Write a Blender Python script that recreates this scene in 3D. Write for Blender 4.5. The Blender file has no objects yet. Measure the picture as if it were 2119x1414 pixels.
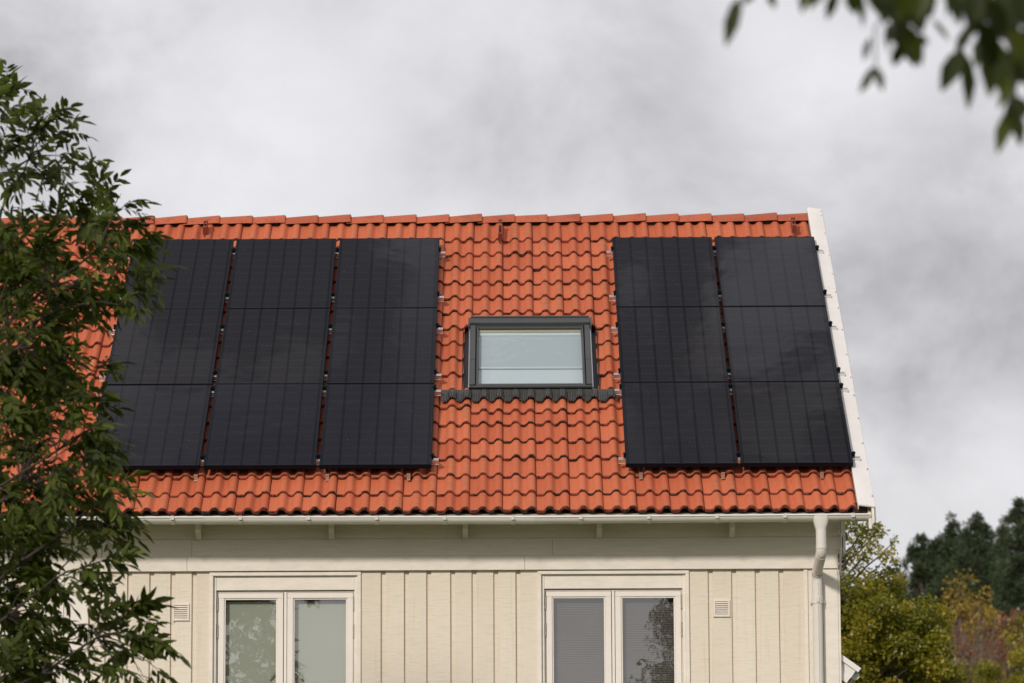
import bpy, math, random
import numpy as np
from math import radians as rad, sin, cos, pi
from mathutils import Matrix, Vector, Euler
random.seed(7); RNG = np.random.default_rng(7)
SC = bpy.context.scene; COL = SC.collection

# ------------------------------------------------------------------ camera
F_PX = 8111.0; TH = rad(8.5); ROLL = -0.0045; EYE = 1.6
cam_d = bpy.data.cameras.new('camera'); cam = bpy.data.objects.new('camera', cam_d); COL.objects.link(cam)
cam_d.lens = F_PX/2119*36; cam_d.sensor_width = 36; cam_d.clip_start = 0.2; cam_d.clip_end = 3000
cam_d.dof.use_dof = True; cam_d.dof.focus_distance = 35.4; cam_d.dof.aperture_fstop = 3.5
cam.matrix_world = Matrix.Translation((0, 0, EYE)) @ Matrix.Rotation(pi/2+TH, 4, 'X') @ Matrix.Rotation(ROLL, 4, 'Z')
SC.camera = cam

def ray(px, py):
    u = (px-1059.5)/F_PX; v = -(py-707)/F_PX
    c, s = cos(ROLL), sin(ROLL); u, v = u*c-v*s, u*s+v*c
    return Vector((u, cos(TH)-v*sin(TH), sin(TH)+v*cos(TH)))
def at(px, py, Y):
    r = ray(px, py); return Vector((0, 0, EYE)) + r*(Y/r.y)

# ------------------------------------------------------------------ node helpers
class NT:
    def __init__(s, tree): s.t = tree; s.n = tree.nodes; s.l = tree.links; s.n.clear()
    def a(s, typ, **kw):
        n = s.n.new(typ)
        for k, v in kw.items():
            if k == 'inp':
                for kk, vv in v.items(): s.set(n, kk, vv)
            else: setattr(n, k, v)
        return n
    def set(s, n, k, v):
        if isinstance(v, bpy.types.NodeSocket): s.l.new(v, n.inputs[k])
        else: n.inputs[k].default_value = v
    def math(s, op, a, b=0.0, c=None, clamp=False):
        n = s.a('ShaderNodeMath', operation=op, use_clamp=clamp); s.set(n, 0, a); s.set(n, 1, b)
        if c is not None: s.set(n, 2, c)
        return n.outputs[0]
    def mix(s, f, a, b, blend='MIX'):
        n = s.a('ShaderNodeMix', data_type='RGBA', blend_type=blend); s.set(n, 0, f); s.set(n, 6, a); s.set(n, 7, b); return n.outputs[2]
    def noise(s, vec, scale, detail=3, rough=.5, dist=0):
        n = s.a('ShaderNodeTexNoise', inp={'Scale': scale, 'Detail': detail, 'Roughness': rough, 'Distortion': dist})
        if vec is not None: s.l.new(vec, n.inputs['Vector'])
        return n.outputs[0]
    def mapv(s, vec, scale=(1,1,1), loc=(0,0,0)):
        n = s.a('ShaderNodeMapping', inp={'Scale': scale, 'Location': loc}); s.l.new(vec, n.inputs[0]); return n.outputs[0]
    def ss(s, x, lo, hi, a=0.0, b=1.0):
        n = s.a('ShaderNodeMapRange', interpolation_type='SMOOTHSTEP', inp={'From Min': lo, 'From Max': hi, 'To Min': a, 'To Max': b}); s.set(n, 0, x); return n.outputs[0]
    def ramp(s, x, stops):
        n = s.a('ShaderNodeValToRGB'); s.set(n, 0, x); e = n.color_ramp.elements
        while len(e) < len(stops): e.new(.5)
        for i, (p, c) in enumerate(stops): e[i].position = p; e[i].color = (*c, 1)
        return n.outputs[0]

def c4(c): return (c[0], c[1], c[2], 1)
# ------------------------------------------------------------------ world and sun
SUN_EL, SUN_AZ = rad(25.5), rad(25)          # the sun stands behind the camera, to its left
w = bpy.data.worlds.new('World'); SC.world = w; w.use_nodes = True
N = NT(w.node_tree)
tc = N.a('ShaderNodeTexCoord'); d = N.a('ShaderNodeVectorMath', operation='NORMALIZE'); N.l.new(tc.outputs['Generated'], d.inputs[0]); D = d.outputs[0]
sky = N.a('ShaderNodeTexSky', sky_type='NISHITA', sun_disc=False, sun_elevation=SUN_EL, sun_rotation=pi+SUN_AZ)
bg1 = N.a('ShaderNodeBackground', inp={'Color': sky.outputs[0], 'Strength': .1})
n1 = N.noise(N.mapv(D, (1, 1, 1.25), (.3, .1, .2)), 14, 9, .57, .25)
n2 = N.noise(N.mapv(D, (1, 1, 1.2), (4.3, 2.1, .7)), 5, 4, .5, .2)
n4 = N.noise(N.mapv(D, (1, 1, 1.6), (2.2, .3, 1.1)), 38, 6, .6, .3)
val = N.math('ADD', N.math('MULTIPLY', N.math('SUBTRACT', N.math('ADD', n1, N.math('MULTIPLY', N.math('SUBTRACT', n4, .5), .22)), .5), 1.05), N.math('MULTIPLY', N.math('SUBTRACT', n2, .5), .6))
BLOBS = [(480, 330, 420, .13), (700, 60, 350, .04), (160, 200, 430, -.24), (1250, 300, 480, -.16), (1700, 200, 330, .18), (1950, 640, 520, -.14), (1850, 960, 160, .04), (1000, 60, 300, .05),
         (2080, 950, 200, .12), (1950, 850, 200, -.05), (650, 250, 260, .07), (120, 420, 160, .10), (1550, 60, 250, .08), (880, 180, 250, -.03), (1100, 420, 120, .04)]
for px, py, rp, a in BLOBS:
    r = ray(px, py).normalized()
    dd = N.a('ShaderNodeVectorMath', operation='DISTANCE'); N.l.new(D, dd.inputs[0]); dd.inputs[1].default_value = r
    jj = N.math('ADD', dd.outputs['Value'], N.math('MULTIPLY', N.math('SUBTRACT', n1, .5), rp/F_PX*1.6))
    val = N.math('ADD', val, N.ss(jj, 0, rp/F_PX, a*1.3, 0))
hi = N.a('ShaderNodeSeparateXYZ'); N.l.new(D, hi.inputs[0])
n3 = N.noise(N.mapv(D, (1, 1, 1), (1.3, .4, .9)), 30, 3, .5, .5)
val = N.math('SUBTRACT', val, N.math('MULTIPLY', N.ss(hi.outputs[2], .55, .75), N.ss(n3, .46, .57, 0, .75)))
val = N.math('SUBTRACT', val, N.ss(hi.outputs[2], .835, .895, 0, .40))
colr = N.ramp(N.math('ADD', val, .5, clamp=True), [(0, (.26, .26, .28)), (.12, (.40, .40, .42)), (.3, (.58, .565, .59)), (.55, (.76, .745, .77)), (.8, (.88, .87, .90)), (1, (.95, .95, .985))])
sep = N.a('ShaderNodeSeparateXYZ'); N.l.new(D, sep.inputs[0])
gain = N.math('ADD', .98, N.ss(sep.outputs[2], .3, .95, 0, .25))
cl = N.mix(1, colr, N.a('ShaderNodeCombineColor', inp={0: gain, 1: gain, 2: gain}).outputs[0], 'MULTIPLY')
bg2 = N.a('ShaderNodeBackground', inp={'Color': cl, 'Strength': 1.0})
mx = N.a('ShaderNodeMixShader', inp={0: .96}); N.l.new(bg1.outputs[0], mx.inputs[1]); N.l.new(bg2.outputs[0], mx.inputs[2])
out = N.a('ShaderNodeOutputWorld'); N.l.new(mx.outputs[0], out.inputs[0])
sd = bpy.data.lights.new('sun', 'SUN'); sun = bpy.data.objects.new('sun', sd); COL.objects.link(sun)
sd.energy = 2.5; sd.angle = rad(5); sd.color = (1, .93, .83)
sun.rotation_euler = Vector((sin(SUN_AZ)*cos(SUN_EL), cos(SUN_AZ)*cos(SUN_EL), -sin(SUN_EL))).to_track_quat('-Z', 'Y').to_euler()
SC.view_settings.view_transform = 'Standard'; SC.view_settings.look = 'None'; SC.view_settings.exposure = 0; SC.view_settings.gamma = 1

# ------------------------------------------------------------------ materials
def mat(name, fn):
    m = bpy.data.materials.new(name); m.use_nodes = True; N = NT(m.node_tree); o = N.a('ShaderNodeOutputMaterial')
    p = N.a('ShaderNodeBsdfPrincipled'); N.l.new(p.outputs[0], o.inputs[0]); fn(N, p, o); return m
def objc(N): return N.a('ShaderNodeTexCoord').outputs['Object']
def geop(N): return N.a('ShaderNodeNewGeometry').outputs['Position']
def attr(N, n): return N.a('ShaderNodeAttribute', attribute_name=n).outputs['Fac']
def bump(N, p, h, dist, st=1.0):
    b = N.a('ShaderNodeBump', inp={'Strength': st, 'Distance': dist}); N.l.new(h, b.inputs['Height']); N.l.new(b.outputs[0], p.inputs['Normal'])

def m_paint(name, base, vary=.06, rough=.55, grain=(2, 2, 2), bumpd=.0012, dirt=.12, dirtc=(.45, .40, .30)):
    def fn(N, p, o):
        P = geop(N); n = N.noise(N.mapv(P, grain), 6, 5, .6); big = N.noise(P, 1.3, 4, .6)
        b = N.mix(N.ss(n, .25, .75), c4([x*(1-vary) for x in base]), c4([min(1, x*(1+vary)) for x in base]))
        b = N.mix(N.math('MULTIPLY', N.ss(big, .5, .75), dirt), b, c4(dirtc))
        N.set(p, 'Base Color', b); N.set(p, 'Roughness', rough); N.set(p, 'Specular IOR Level', .35)
        g = N.noise(N.mapv(P, grain), 28, 4, .6); bump(N, p, g, bumpd, .8)
    return mat(name, fn)
M = {}
M['cream_h'] = m_paint('cream_painted_wood_horizontal', (.76, .70, .60), grain=(.6, 1, 6), bumpd=.0035)
def sidingfn(N, p, o):
    P = geop(N); v = attr(N, 'var')
    saw = N.noise(N.mapv(P, (.8, 1, 9)), 9, 4, .6); saw2 = N.noise(N.mapv(P, (1.4, 1, 1.4)), 22, 3, .6)
    b = N.mix(v, (.71, .625, .52, 1), (.77, .69, .585, 1))
    b = N.mix(N.math('MULTIPLY', N.ss(saw, .45, .7), .35), b, (.56, .50, .39, 1))
    b = N.mix(N.math('MULTIPLY', N.ss(N.noise(P, 90, 2, .5), .70, .76), .5), b, (.80, .74, .62, 1))
    st = N.noise(N.mapv(P, (9, 1, .35)), 3, 5, .6)
    b = N.mix(N.math('MULTIPLY', N.ss(st, .55, .72), .22), b, (.44, .41, .32, 1))
    N.set(p, 'Base Color', b); N.set(p, 'Roughness', .6); N.set(p, 'Specular IOR Level', .3)
    bump(N, p, N.math('ADD', saw, N.math('MULTIPLY', saw2, .7)), .004, .8)
M['siding'] = mat('cream_sawn_board_siding', sidingfn)
M['trim'] = m_paint('off_white_painted_wood', (.77, .705, .625), grain=(1, 1, 2.5), bumpd=.003)
M['sash'] = m_paint('white_window_paint', (.80, .735, .68), vary=.015, rough=.35, bumpd=.0002, dirt=.04)
M['metal_white'] = m_paint('white_coated_sheet_metal', (.76, .73, .70), vary=.03, rough=.33, bumpd=.0004, dirt=.12, dirtc=(.5, .46, .40), grain=(1, 1, 1))
M['gutter'] = m_paint('cream_coated_gutter_metal', (.60, .56, .49), vary=.03, rough=.32, bumpd=.0004, dirt=.2, dirtc=(.42, .38, .30), grain=(1, 1, 1))
M['pipe'] = m_paint('pale_grey_downpipe_coating', (.68, .64, .59), vary=.03, rough=.3, bumpd=.0004, dirt=.16, dirtc=(.45, .41, .34), grain=(1, 1, 1))
M['cladding'] = m_paint('grey_roof_window_cladding', (.058, .061, .063), vary=.05, rough=.38, bumpd=.0003, dirt=.2, dirtc=(.14, .13, .12))
M['cladding_dark'] = m_paint('black_flashing_metal', (.012, .012, .013), vary=.1, rough=.5, bumpd=.0003, dirt=.3, dirtc=(.07, .06, .05))
M['apron'] = m_paint('black_pleated_lead_apron', (.068, .066, .064), vary=.15, rough=.45, bumpd=.001, dirt=.3, dirtc=(.09, .08, .07))
M['red_steel'] = m_paint('dark_red_painted_steel', (.20, .035, .02), vary=.1, rough=.45, bumpd=.0003)
M['dark_gap'] = m_paint('dark_underlay_and_gap_shade', (.025, .018, .015), rough=.9)  # underlay felt, also the dark filling that shades the verge gap
M['bark'] = m_paint('brown_bark', (.055, .042, .032), vary=.3, rough=.9, grain=(4, 4, 1), bumpd=.01, dirt=.4, dirtc=(.05, .04, .03))
M['bark_pale'] = m_paint('pale_grey_bark', (.13, .10, .075), vary=.3, rough=.9, grain=(3, 3, 8), bumpd=.006, dirt=.5, dirtc=(.07, .05, .04))
def fn(N, p, o):
    N.set(p, 'Base Color', (.80, .80, .80, 1)); N.set(p, 'Metallic', 1.0); N.set(p, 'Roughness', .3)
M['alu'] = mat('bare_aluminium', fn)
def fn(N, p, o):
    n = N.noise(geop(N), 60, 3); N.set(p, 'Base Color', N.mix(n, (.22, .19, .14, 1), (.45, .42, .36, 1))); N.set(p, 'Metallic', .8); N.set(p, 'Roughness', .45)
M['hinge'] = mat('galvanised_hinge_steel', fn)
def fn(N, p, o):
    N.set(p, 'Base Color', (.003, .0045, .009, 1)); N.set(p, 'Roughness', .45); N.set(p, 'Specular IOR Level', .12)
M['black_frame'] = mat('black_anodised_frame', fn)

def tilefn(N, p, o):
    P = geop(N); e = attr(N, 'edge'); v = attr(N, 'var'); u = attr(N, 'prof')
    fine = N.noise(P, 170, 2, .6); mid = N.noise(P, 22, 4, .6); big = N.noise(P, 1.1, 3, .6)
    b = N.mix(v, (.455, .102, .043, 1), (.56, .148, .066, 1))
    b = N.mix(N.math('MULTIPLY', N.ss(mid, .4, .75), .2), b, (.42, .095, .04, 1))
    b = N.mix(N.math('MULTIPLY', N.ss(fine, .35, .7), .22), b, (.66, .21, .10, 1))
    # dust and lichen on the rolls
    dust = N.math('MULTIPLY', N.ss(u, .45, 1), N.math('MULTIPLY', N.ss(N.math('ADD', mid, N.math('MULTIPLY', v, .25)), .52, .85), N.ss(big, .38, .68)))
    b = N.mix(N.math('MULTIPLY', dust, .5), b, (.21, .115, .065, 1))
    # dirt lines where roll meets trough
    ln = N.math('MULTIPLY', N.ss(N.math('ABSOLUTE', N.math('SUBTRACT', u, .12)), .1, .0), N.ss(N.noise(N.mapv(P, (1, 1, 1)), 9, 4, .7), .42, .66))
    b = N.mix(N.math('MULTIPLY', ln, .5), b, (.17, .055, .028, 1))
    # moss and painted shade along the lower edge
    mn = N.noise(P, 38, 4, .65); mz = N.noise(P, 6.5, 2, .6)
    thr = N.math('ADD', N.math('MULTIPLY', mn, .75), N.math('MULTIPLY', mz, .45))
    moss = N.math('MULTIPLY', N.ss(N.math('MULTIPLY', thr, N.math('POWER', e, .45)), .575, .64), .96)
    grn = N.ss(N.noise(P, 14, 2), .58, .7)
    b = N.mix(N.math('MULTIPLY', N.ss(e, .55, .95), .88), b, (.17, .034, .02, 1))  # tile fronts darkened: shade of the downward faces put into the colour
    b = N.mix(moss, b, N.mix(grn, (.012, .010, .007, 1), (.035, .042, .012, 1)))
    sp = N.math('MULTIPLY', N.ss(N.noise(P, 75, 1, .5), .745, .77), .8)
    b = N.mix(sp, b, (.10, .06, .035, 1))
    N.set(p, 'Base Color', b); N.set(p, 'Roughness', .72); N.set(p, 'Specular IOR Level', .3)
    bump(N, p, N.math('ADD', fine, N.math('MULTIPLY', moss, 3.0)), .0015, .7)
M['tile'] = mat('orange_concrete_roof_tile', tilefn)
def ridgefn(N, p, o):
    P = geop(N); n = N.noise(P, 30, 5, .7); big = N.noise(P, 5, 4, .6); fine = N.noise(P, 170, 2, .6)
    b = N.mix(attr(N, 'var'), (.37, .080, .036, 1), (.47, .115, .052, 1))
    b = N.mix(N.math('MULTIPLY', N.ss(N.math('ADD', N.math('MULTIPLY', n, .6), N.math('MULTIPLY', big, .5)), .52, .72), .55), b, (.17, .045, .028, 1))
    b = N.mix(N.math('MULTIPLY', N.ss(N.noise(P, 60, 2), .70, .74), .7), b, (.45, .43, .30, 1))
    b = N.mix(N.math('MULTIPLY', N.ss(fine, .4, .7), .2), b, (.55, .18, .10, 1))
    N.set(p, 'Base Color', b); N.set(p, 'Roughness', .8); bump(N, p, fine, .0015, .6)
M['ridge'] = mat('weathered_ridge_tile', ridgefn)

CW, CH = 1.017, 1.657       # one solar panel
def cellfn(N, p, o):
    oc = objc(N); s = N.a('ShaderNodeSeparateXYZ'); N.l.new(oc, s.inputs[0]); X, Y = s.outputs[0], s.outputs[1]
    info = N.a('ShaderNodeObjectInfo').outputs['Random']
    cw = (CW-.05)/6; ch = (CH-.05)/10
    fx = N.math('FRACT', N.math('DIVIDE', X, cw)); fy = N.math('FRACT', N.math('DIVIDE', Y, ch))
    ex = N.math('ABSOLUTE', N.math('SUBTRACT', fx, .5)); ey = N.math('ABSOLUTE', N.math('SUBTRACT', fy, .5))
    incell = N.ss(ex, .425, .44, 1, 0)                                  # dark strip between the cell columns
    bus = N.math('FRACT', N.math('DIVIDE', X, cw/13.0)); busl = N.ss(N.math('ABSOLUTE', N.math('SUBTRACT', bus, .5)), .10, .2, 1, 0)
    row = N.ss(ey, .43, .455, 0, 1)
    P = geop(N); cl = N.noise(N.mapv(P, (1, .6, .6)), 1.4, 3, .5)
    cr = N.mix(cl, (.0065, .006, .0075, 1), (.011, .0095, .0125, 1))
    base = N.mix(incell, (.002, .002, .004, 1), cr)
    base = N.mix(N.math('MULTIPLY', N.math('MULTIPLY', incell, busl), .22), base, (.05, .047, .05, 1))
    base = N.mix(N.math('MULTIPLY', N.math('MULTIPLY', incell, N.math('MULTIPLY', busl, row)), .10), base, (.26, .23, .22, 1))
    blue = N.math('MULTIPLY', info, .35); base = N.mix(blue, base, (.010, .012, .026, 1))
    spk = N.ss(N.noise(P, 48, 1, .5), .79, .81); base = N.mix(N.math('MULTIPLY', spk, .5), base, (.22, .21, .2, 1))
    N.set(p, 'Base Color', base); N.set(p, 'Roughness', .045); N.set(p, 'Specular IOR Level', .12); N.set(p, 'IOR', 1.45)
    wv = N.noise(N.mapv(P, (1, 1, 1)), 2.3, 2, .5); bump(N, p, wv, .004, .35)
M['cells'] = mat('black_solar_cells_under_glass', cellfn)

def glassmat(name, ior, tint, rough=.0, wavy=.0):
    def fn(N, p, o):
        N.n.remove(p); g = N.a('ShaderNodeBsdfGlossy', inp={'Roughness': rough}); t = N.a('ShaderNodeBsdfTransparent', inp={'Color': c4(tint)})
        ge = N.a('ShaderNodeNewGeometry'); dt = N.a('ShaderNodeVectorMath', operation='DOT_PRODUCT'); N.l.new(ge.outputs['Normal'], dt.inputs[0]); N.l.new(ge.outputs['Incoming'], dt.inputs[1])
        f0 = ior; fac = N.math('ADD', f0, N.math('MULTIPLY', 1-f0, N.math('POWER', N.math('SUBTRACT', 1.0, N.math('ABSOLUTE', dt.outputs['Value'])), 5)))
        if wavy:
            b = N.a('ShaderNodeBump', inp={'Strength': 1, 'Distance': wavy}); N.l.new(N.noise(geop(N), 7, 2, .5), b.inputs['Height']); N.l.new(b.outputs[0], g.inputs['Normal'])
        m = N.a('ShaderNodeMixShader'); N.l.new(fac, m.inputs[0]); N.l.new(t.outputs[0], m.inputs[1]); N.l.new(g.outputs[0], m.inputs[2]); N.l.new(m.outputs[0], o.inputs[0])
    return mat(name, fn)
M['glass'] = glassmat('window_glass', .23, (.90, .92, .89), wavy=.00022)
M['glass_roof'] = glassmat('roof_window_glass', .10, (.90, .95, .97), wavy=.0008)
def plain(name, c, rough=.6, spec=.3):
    def fn(N, p, o): N.set(p, 'Base Color', c4(c)); N.set(p, 'Roughness', rough); N.set(p, 'Specular IOR Level', spec)
    return mat(name, fn)
M['film'] = plain('pale_green_frosted_blind', (.46, .47, .415))
M['blind_grey'] = plain('grey_slatted_blind', (.16, .142, .132), .5)
M['blind_white'] = plain('white_roller_blind', (.44, .47, .485))
M['blind_lower'] = plain('bright_lower_screen', (.58, .61, .615))
M['room'] = plain('dark_room_interior', (.05, .048, .045), .9)
M['pine_wood'] = plain('varnished_pine', (.42, .36, .24), .4)
M['chrome'] = mat('chrome', lambda N, p, o: (N.set(p, 'Base Color', (.8, .8, .8, 1)), N.set(p, 'Metallic', 1.0), N.set(p, 'Roughness', .12)))
M['steel_hook'] = mat('stainless_hook', lambda N, p, o: (N.set(p, 'Base Color', (.62, .56, .50, 1)), N.set(p, 'Metallic', 1.0), N.set(p, 'Roughness', .32)))

def m_leaf(name, stops, trans=.3, rough=.42, spec=.45):
    def fn(N, p, o):
        v = attr(N, 'var'); c = N.ramp(v, stops)
        N.set(p, 'Base Color', c); N.set(p, 'Roughness', rough); N.set(p, 'Specular IOR Level', spec)
        t = N.a('ShaderNodeBsdfTranslucent'); tc_ = N.mix(1, c, (1.3, 1.5, .5, 1), 'MULTIPLY'); N.l.new(tc_, t.inputs[0])
        m = N.a('ShaderNodeMixShader', inp={0: trans}); N.l.new(p.outputs[0], m.inputs[1]); N.l.new(t.outputs[0], m.inputs[2]); N.l.new(m.outputs[0], o.inputs[0])
    return mat(name, fn)
M['ash'] = m_leaf('dark_ash_leaf', [(0, (.028, .037, .008)), (.5, (.056, .070, .012)), (.85, (.085, .115, .02)), (1, (.20, .21, .03))], .3, .55, .18)
M['near'] = m_leaf('near_leaf', [(0, (.015, .022, .003)), (.6, (.027, .037, .004)), (1, (.06, .072, .008))], .25, .5, .25)
M['maple'] = m_leaf('yellowing_leaf', [(0, (.09, .095, .010)), (.4, (.17, .17, .015)), (.75, (.30, .25, .022)), (1, (.48, .33, .04))], .42)
M['pine'] = m_leaf('pine_needles', [(0, (.030, .046, .024)), (.6, (.058, .080, .040)), (1, (.10, .125, .062))], .1, .7, .15)
M['gold'] = m_leaf('golden_leaf', [(0, (.12, .10, .015)), (.5, (.28, .19, .025)), (1, (.42, .26, .04))], .3)
M['rust'] = m_leaf('rust_leaf', [(0, (.10, .055, .03)), (.5, (.19, .08, .04)), (1, (.30, .11, .05))], .25)
M['dark_green'] = m_leaf('dark_spruce_leaf', [(0, (.012, .022, .010)), (1, (.03, .05, .018))], .1, .7, .2)

# ------------------------------------------------------------------ mesh building
WL = {}   # world location of every object that was built
def wl(o):
    if o is None: return Vector((0, 0, 0))
    return WL[o]
def tag(o, label=None, cat=None, group=None, kind=None):
    for k, v in (('label', label), ('category', cat), ('group', group), ('kind', kind)):
        if v: o[k] = v
    return o
def empty(name, loc, label, cat, group=None):
    o = bpy.data.objects.new(name, None); COL.objects.link(o); o.location = loc; o.empty_display_size = .2; WL[o] = Vector(loc)
    return tag(o, label, cat, group)
class MB:
    def __init__(s): s.v = []; s.f = []; s.n = 0; s.at = {}; s.smooth = False
    def add(s, verts, faces, **att):
        verts = [tuple(v) for v in verts]; k = s.n; s.v += verts; s.f += [tuple(i+k for i in f) for f in faces]; s.n += len(verts)
        for key in set(list(s.at)+list(att)):
            a = s.at.setdefault(key, [0.0]*k); x = att.get(key, 0.0)
            a += list(x) if hasattr(x, '__len__') else [x]*len(verts)
        return s
    def box(s, x0, x1, y0, y1, z0, z1, T=None, bev=0.0, **att):
        if bev <= 0:
            v = [(x, y, z) for x in (x0, x1) for y in (y0, y1) for z in (z0, z1)]
            f = [(0,1,3,2), (4,6,7,5), (0,4,5,1), (2,3,7,6), (0,2,6,4), (1,5,7,3)]
        else:
            b = min(bev, abs(x1-x0)*.45, abs(y1-y0)*.45, abs(z1-z0)*.45); v = []; 
            for ix, x in enumerate((x0, x1)):
                for iy, y in enumerate((y0, y1)):
                    for iz, z in enumerate((z0, z1)):
                        dx = b*(1-2*ix); dy = b*(1-2*iy); dz = b*(1-2*iz)
                        v += [(x, y+dy, z+dz), (x+dx, y, z+dz), (x+dx, y+dy, z)]
            I = lambda ix, iy, iz, a: ((ix*2+iy)*2+iz)*3+a
            f = []
            f += [(I(0,0,0,0), I(0,0,1,0), I(0,1,1,0), I(0,1,0,0)), (I(1,0,0,0), I(1,1,0,0), I(1,1,1,0), I(1,0,1,0))]
            f += [(I(0,0,0,1), I(1,0,0,1), I(1,0,1,1), I(0,0,1,1)), (I(0,1,0,1), I(0,1,1,1), I(1,1,1,1), I(1,1,0,1))]
            f += [(I(0,0,0,2), I(0,1,0,2), I(1,1,0,2), I(1,0,0,2)), (I(0,0,1,2), I(1,0,1,2), I(1,1,1,2), I(0,1,1,2))]
            for p in (0, 1):
                for q in (0, 1):
                    f.append((I(p,q,0,0), I(p,q,0,1), I(p,q,1,1), I(p,q,1,0)))
                    f.append((I(p,0,q,0), I(p,0,q,2), I(p,1,q,2), I(p,1,q,0)))
                    f.append((I(0,p,q,1), I(0,p,q,2), I(1,p,q,2), I(1,p,q,1)))
            for ix in (0, 1):
                for iy in (0, 1):
                    for iz in (0, 1): f.append((I(ix,iy,iz,0), I(ix,iy,iz,1), I(ix,iy,iz,2)))
        if T: v = [T(*p) for p in v]
        return s.add(v, f, **att)
    def prism(s, poly, x0, x1, T, cap=True, **att):
        """poly: list of (a, b); T(x, a, b) -> point; extruded along x"""
        n = len(poly); v = [T(x0, *p) for p in poly]+[T(x1, *p) for p in poly]
        f = [(i, (i+1) % n, (i+1) % n+n, i+n) for i in range(n)]
        if cap: f += [tuple(range(n))[::-1], tuple(range(n, 2*n))]
        return s.add(v, f, **att)
    def tube(s, pts, rad_, n=8, cap=True, **att):
        pts = [Vector(p) for p in pts]; k = len(pts); v = []; f = []
        if not hasattr(rad_, '__len__'): rad_ = [rad_]*k
        up = None
        for i, p in enumerate(pts):
            t = (pts[min(i+1, k-1)]-pts[max(i-1, 0)]).normalized()
            if up is None: up = t.orthogonal().normalized()
            up = (up-t*up.dot(t)).normalized(); b = t.cross(up)
            for j in range(n):
                a = 2*pi*j/n; v.append(p+(up*cos(a)+b*sin(a))*rad_[i])
        for i in range(k-1):
            for j in range(n): f.append((i*n+j, i*n+(j+1) % n, (i+1)*n+(j+1) % n, (i+1)*n+j))
        if cap: f += [tuple(range(n))[::-1], tuple(range((k-1)*n, k*n))]
        return s.add(v, f, **att)
    def build(s, name, m, parent=None, smooth=None, origin=None):
        me = bpy.data.meshes.new(name); V = np.array(s.v, dtype=np.float64)
        if origin is None: origin = Vector(((V.min(0)+V.max(0))/2).tolist())
        origin = Vector(origin); V = V-np.array(origin)
        me.from_pydata(V.tolist(), [], s.f); me.validate(clean_customdata=False)
        for k, a in s.at.items():
            A = me.attributes.new(k, 'FLOAT', 'POINT'); A.data.foreach_set('value', np.array(a, dtype=np.float32))
        me.materials.append(m if not isinstance(m, str) else M[m])
        if smooth is not None:
            me.shade_smooth() if hasattr(me, 'shade_smooth') else None
            if smooth is not True: me.set_sharp_from_angle(angle=rad(smooth))
        o = bpy.data.objects.new(name, me); COL.objects.link(o); o.parent = parent; o.location = origin-wl(parent); WL[o] = origin
        return o
def npmesh(name, V, Fidx, nper, m, parent, var=None, smooth=False):
    """V (n,3) world points, Fidx (k,nper) faces"""
    V = np.asarray(V, dtype=np.float32); org = (V.min(0)+V.max(0))/2; me = bpy.data.meshes.new(name)
    me.vertices.add(len(V)); me.vertices.foreach_set('co', (V-org).ravel())
    F = np.asarray(Fidx, dtype=np.int32); me.loops.add(F.size); me.loops.foreach_set('vertex_index', F.ravel())
    me.polygons.add(len(F)); me.polygons.foreach_set('loop_start', np.arange(len(F), dtype=np.int32)*nper)
    me.update(calc_edges=True)
    if var is not None: A = me.attributes.new('var', 'FLOAT', 'POINT'); A.data.foreach_set('value', np.asarray(var, dtype=np.float32))
    me.materials.append(M[m])
    if smooth: me.shade_smooth()
    o = bpy.data.objects.new(name, me); COL.objects.link(o); org = Vector([float(x) for x in org]); o.parent = parent; o.location = org-wl(parent); WL[o] = org
    return o

# ------------------------------------------------------------------ ground
def ground_h(x, y):
    t = max(0.0, y-52); h = 0.0
    h = 15.0*(1-math.exp(-(t/62.0)**1.5)) if t > 0 else 0.0
    return h + (.25*sin(x*.31+y*.17)+.2*sin(x*.13-y*.23))*min(1, t/20)
mb = MB(); xs = sorted(set([-900, -500, -250, -120]+list(range(-60, 64, 4))+[120, 250, 500, 900])); ys = [-600, -300, -120, -50, -20, 0, 20, 30, 40, 50]+list(range(54, 180, 4))+[200, 260, 350, 600, 1500]
mb.add([(x, y, ground_h(x, y)) for y in ys for x in xs], [(j*len(xs)+i, j*len(xs)+i+1, (j+1)*len(xs)+i+1, (j+1)*len(xs)+i) for j in range(len(ys)-1) for i in range(len(xs)-1)])
def fn(N, p, o):
    P = geop(N); n = N.noise(P, .25, 5, .6); f = N.noise(P, 6, 4, .7)
    g = N.mix(f, (.045, .07, .018, 1), (.09, .11, .03, 1)); b = N.mix(f, (.07, .045, .025, 1), (.15, .09, .05, 1))
    s = N.a('ShaderNodeSeparateXYZ'); N.l.new(P, s.inputs[0])
    N.set(p, 'Base Color', N.mix(N.math('MULTIPLY', N.ss(s.outputs[1], 60, 85), N.ss(n, .3, .5)), g, b)); N.set(p, 'Roughness', .95); bump(N, p, f, .1, .6)
M['ground'] = mat('grass_and_brown_hillside', fn)
tag(mb.build('ground', 'ground', smooth=True), kind='structure')

# ------------------------------------------------------------------ the house
AL = rad(34.2); Y0, Z0 = 34.82, 5.27; CA, SA = cos(AL), sin(AL); RIDGE = 6.42
def R(x, s, h): return (x, Y0+s*CA-h*SA, Z0+s*SA+h*CA)
YW = 35.35; XL, XR = -7.6, 2.933; XV = 3.09        # wall face, wall ends, end of the tiles
house = empty('house', ((XL+XR)/2, YW+5, 0), 'cream board-clad house with orange tiled roof', 'house')

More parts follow.
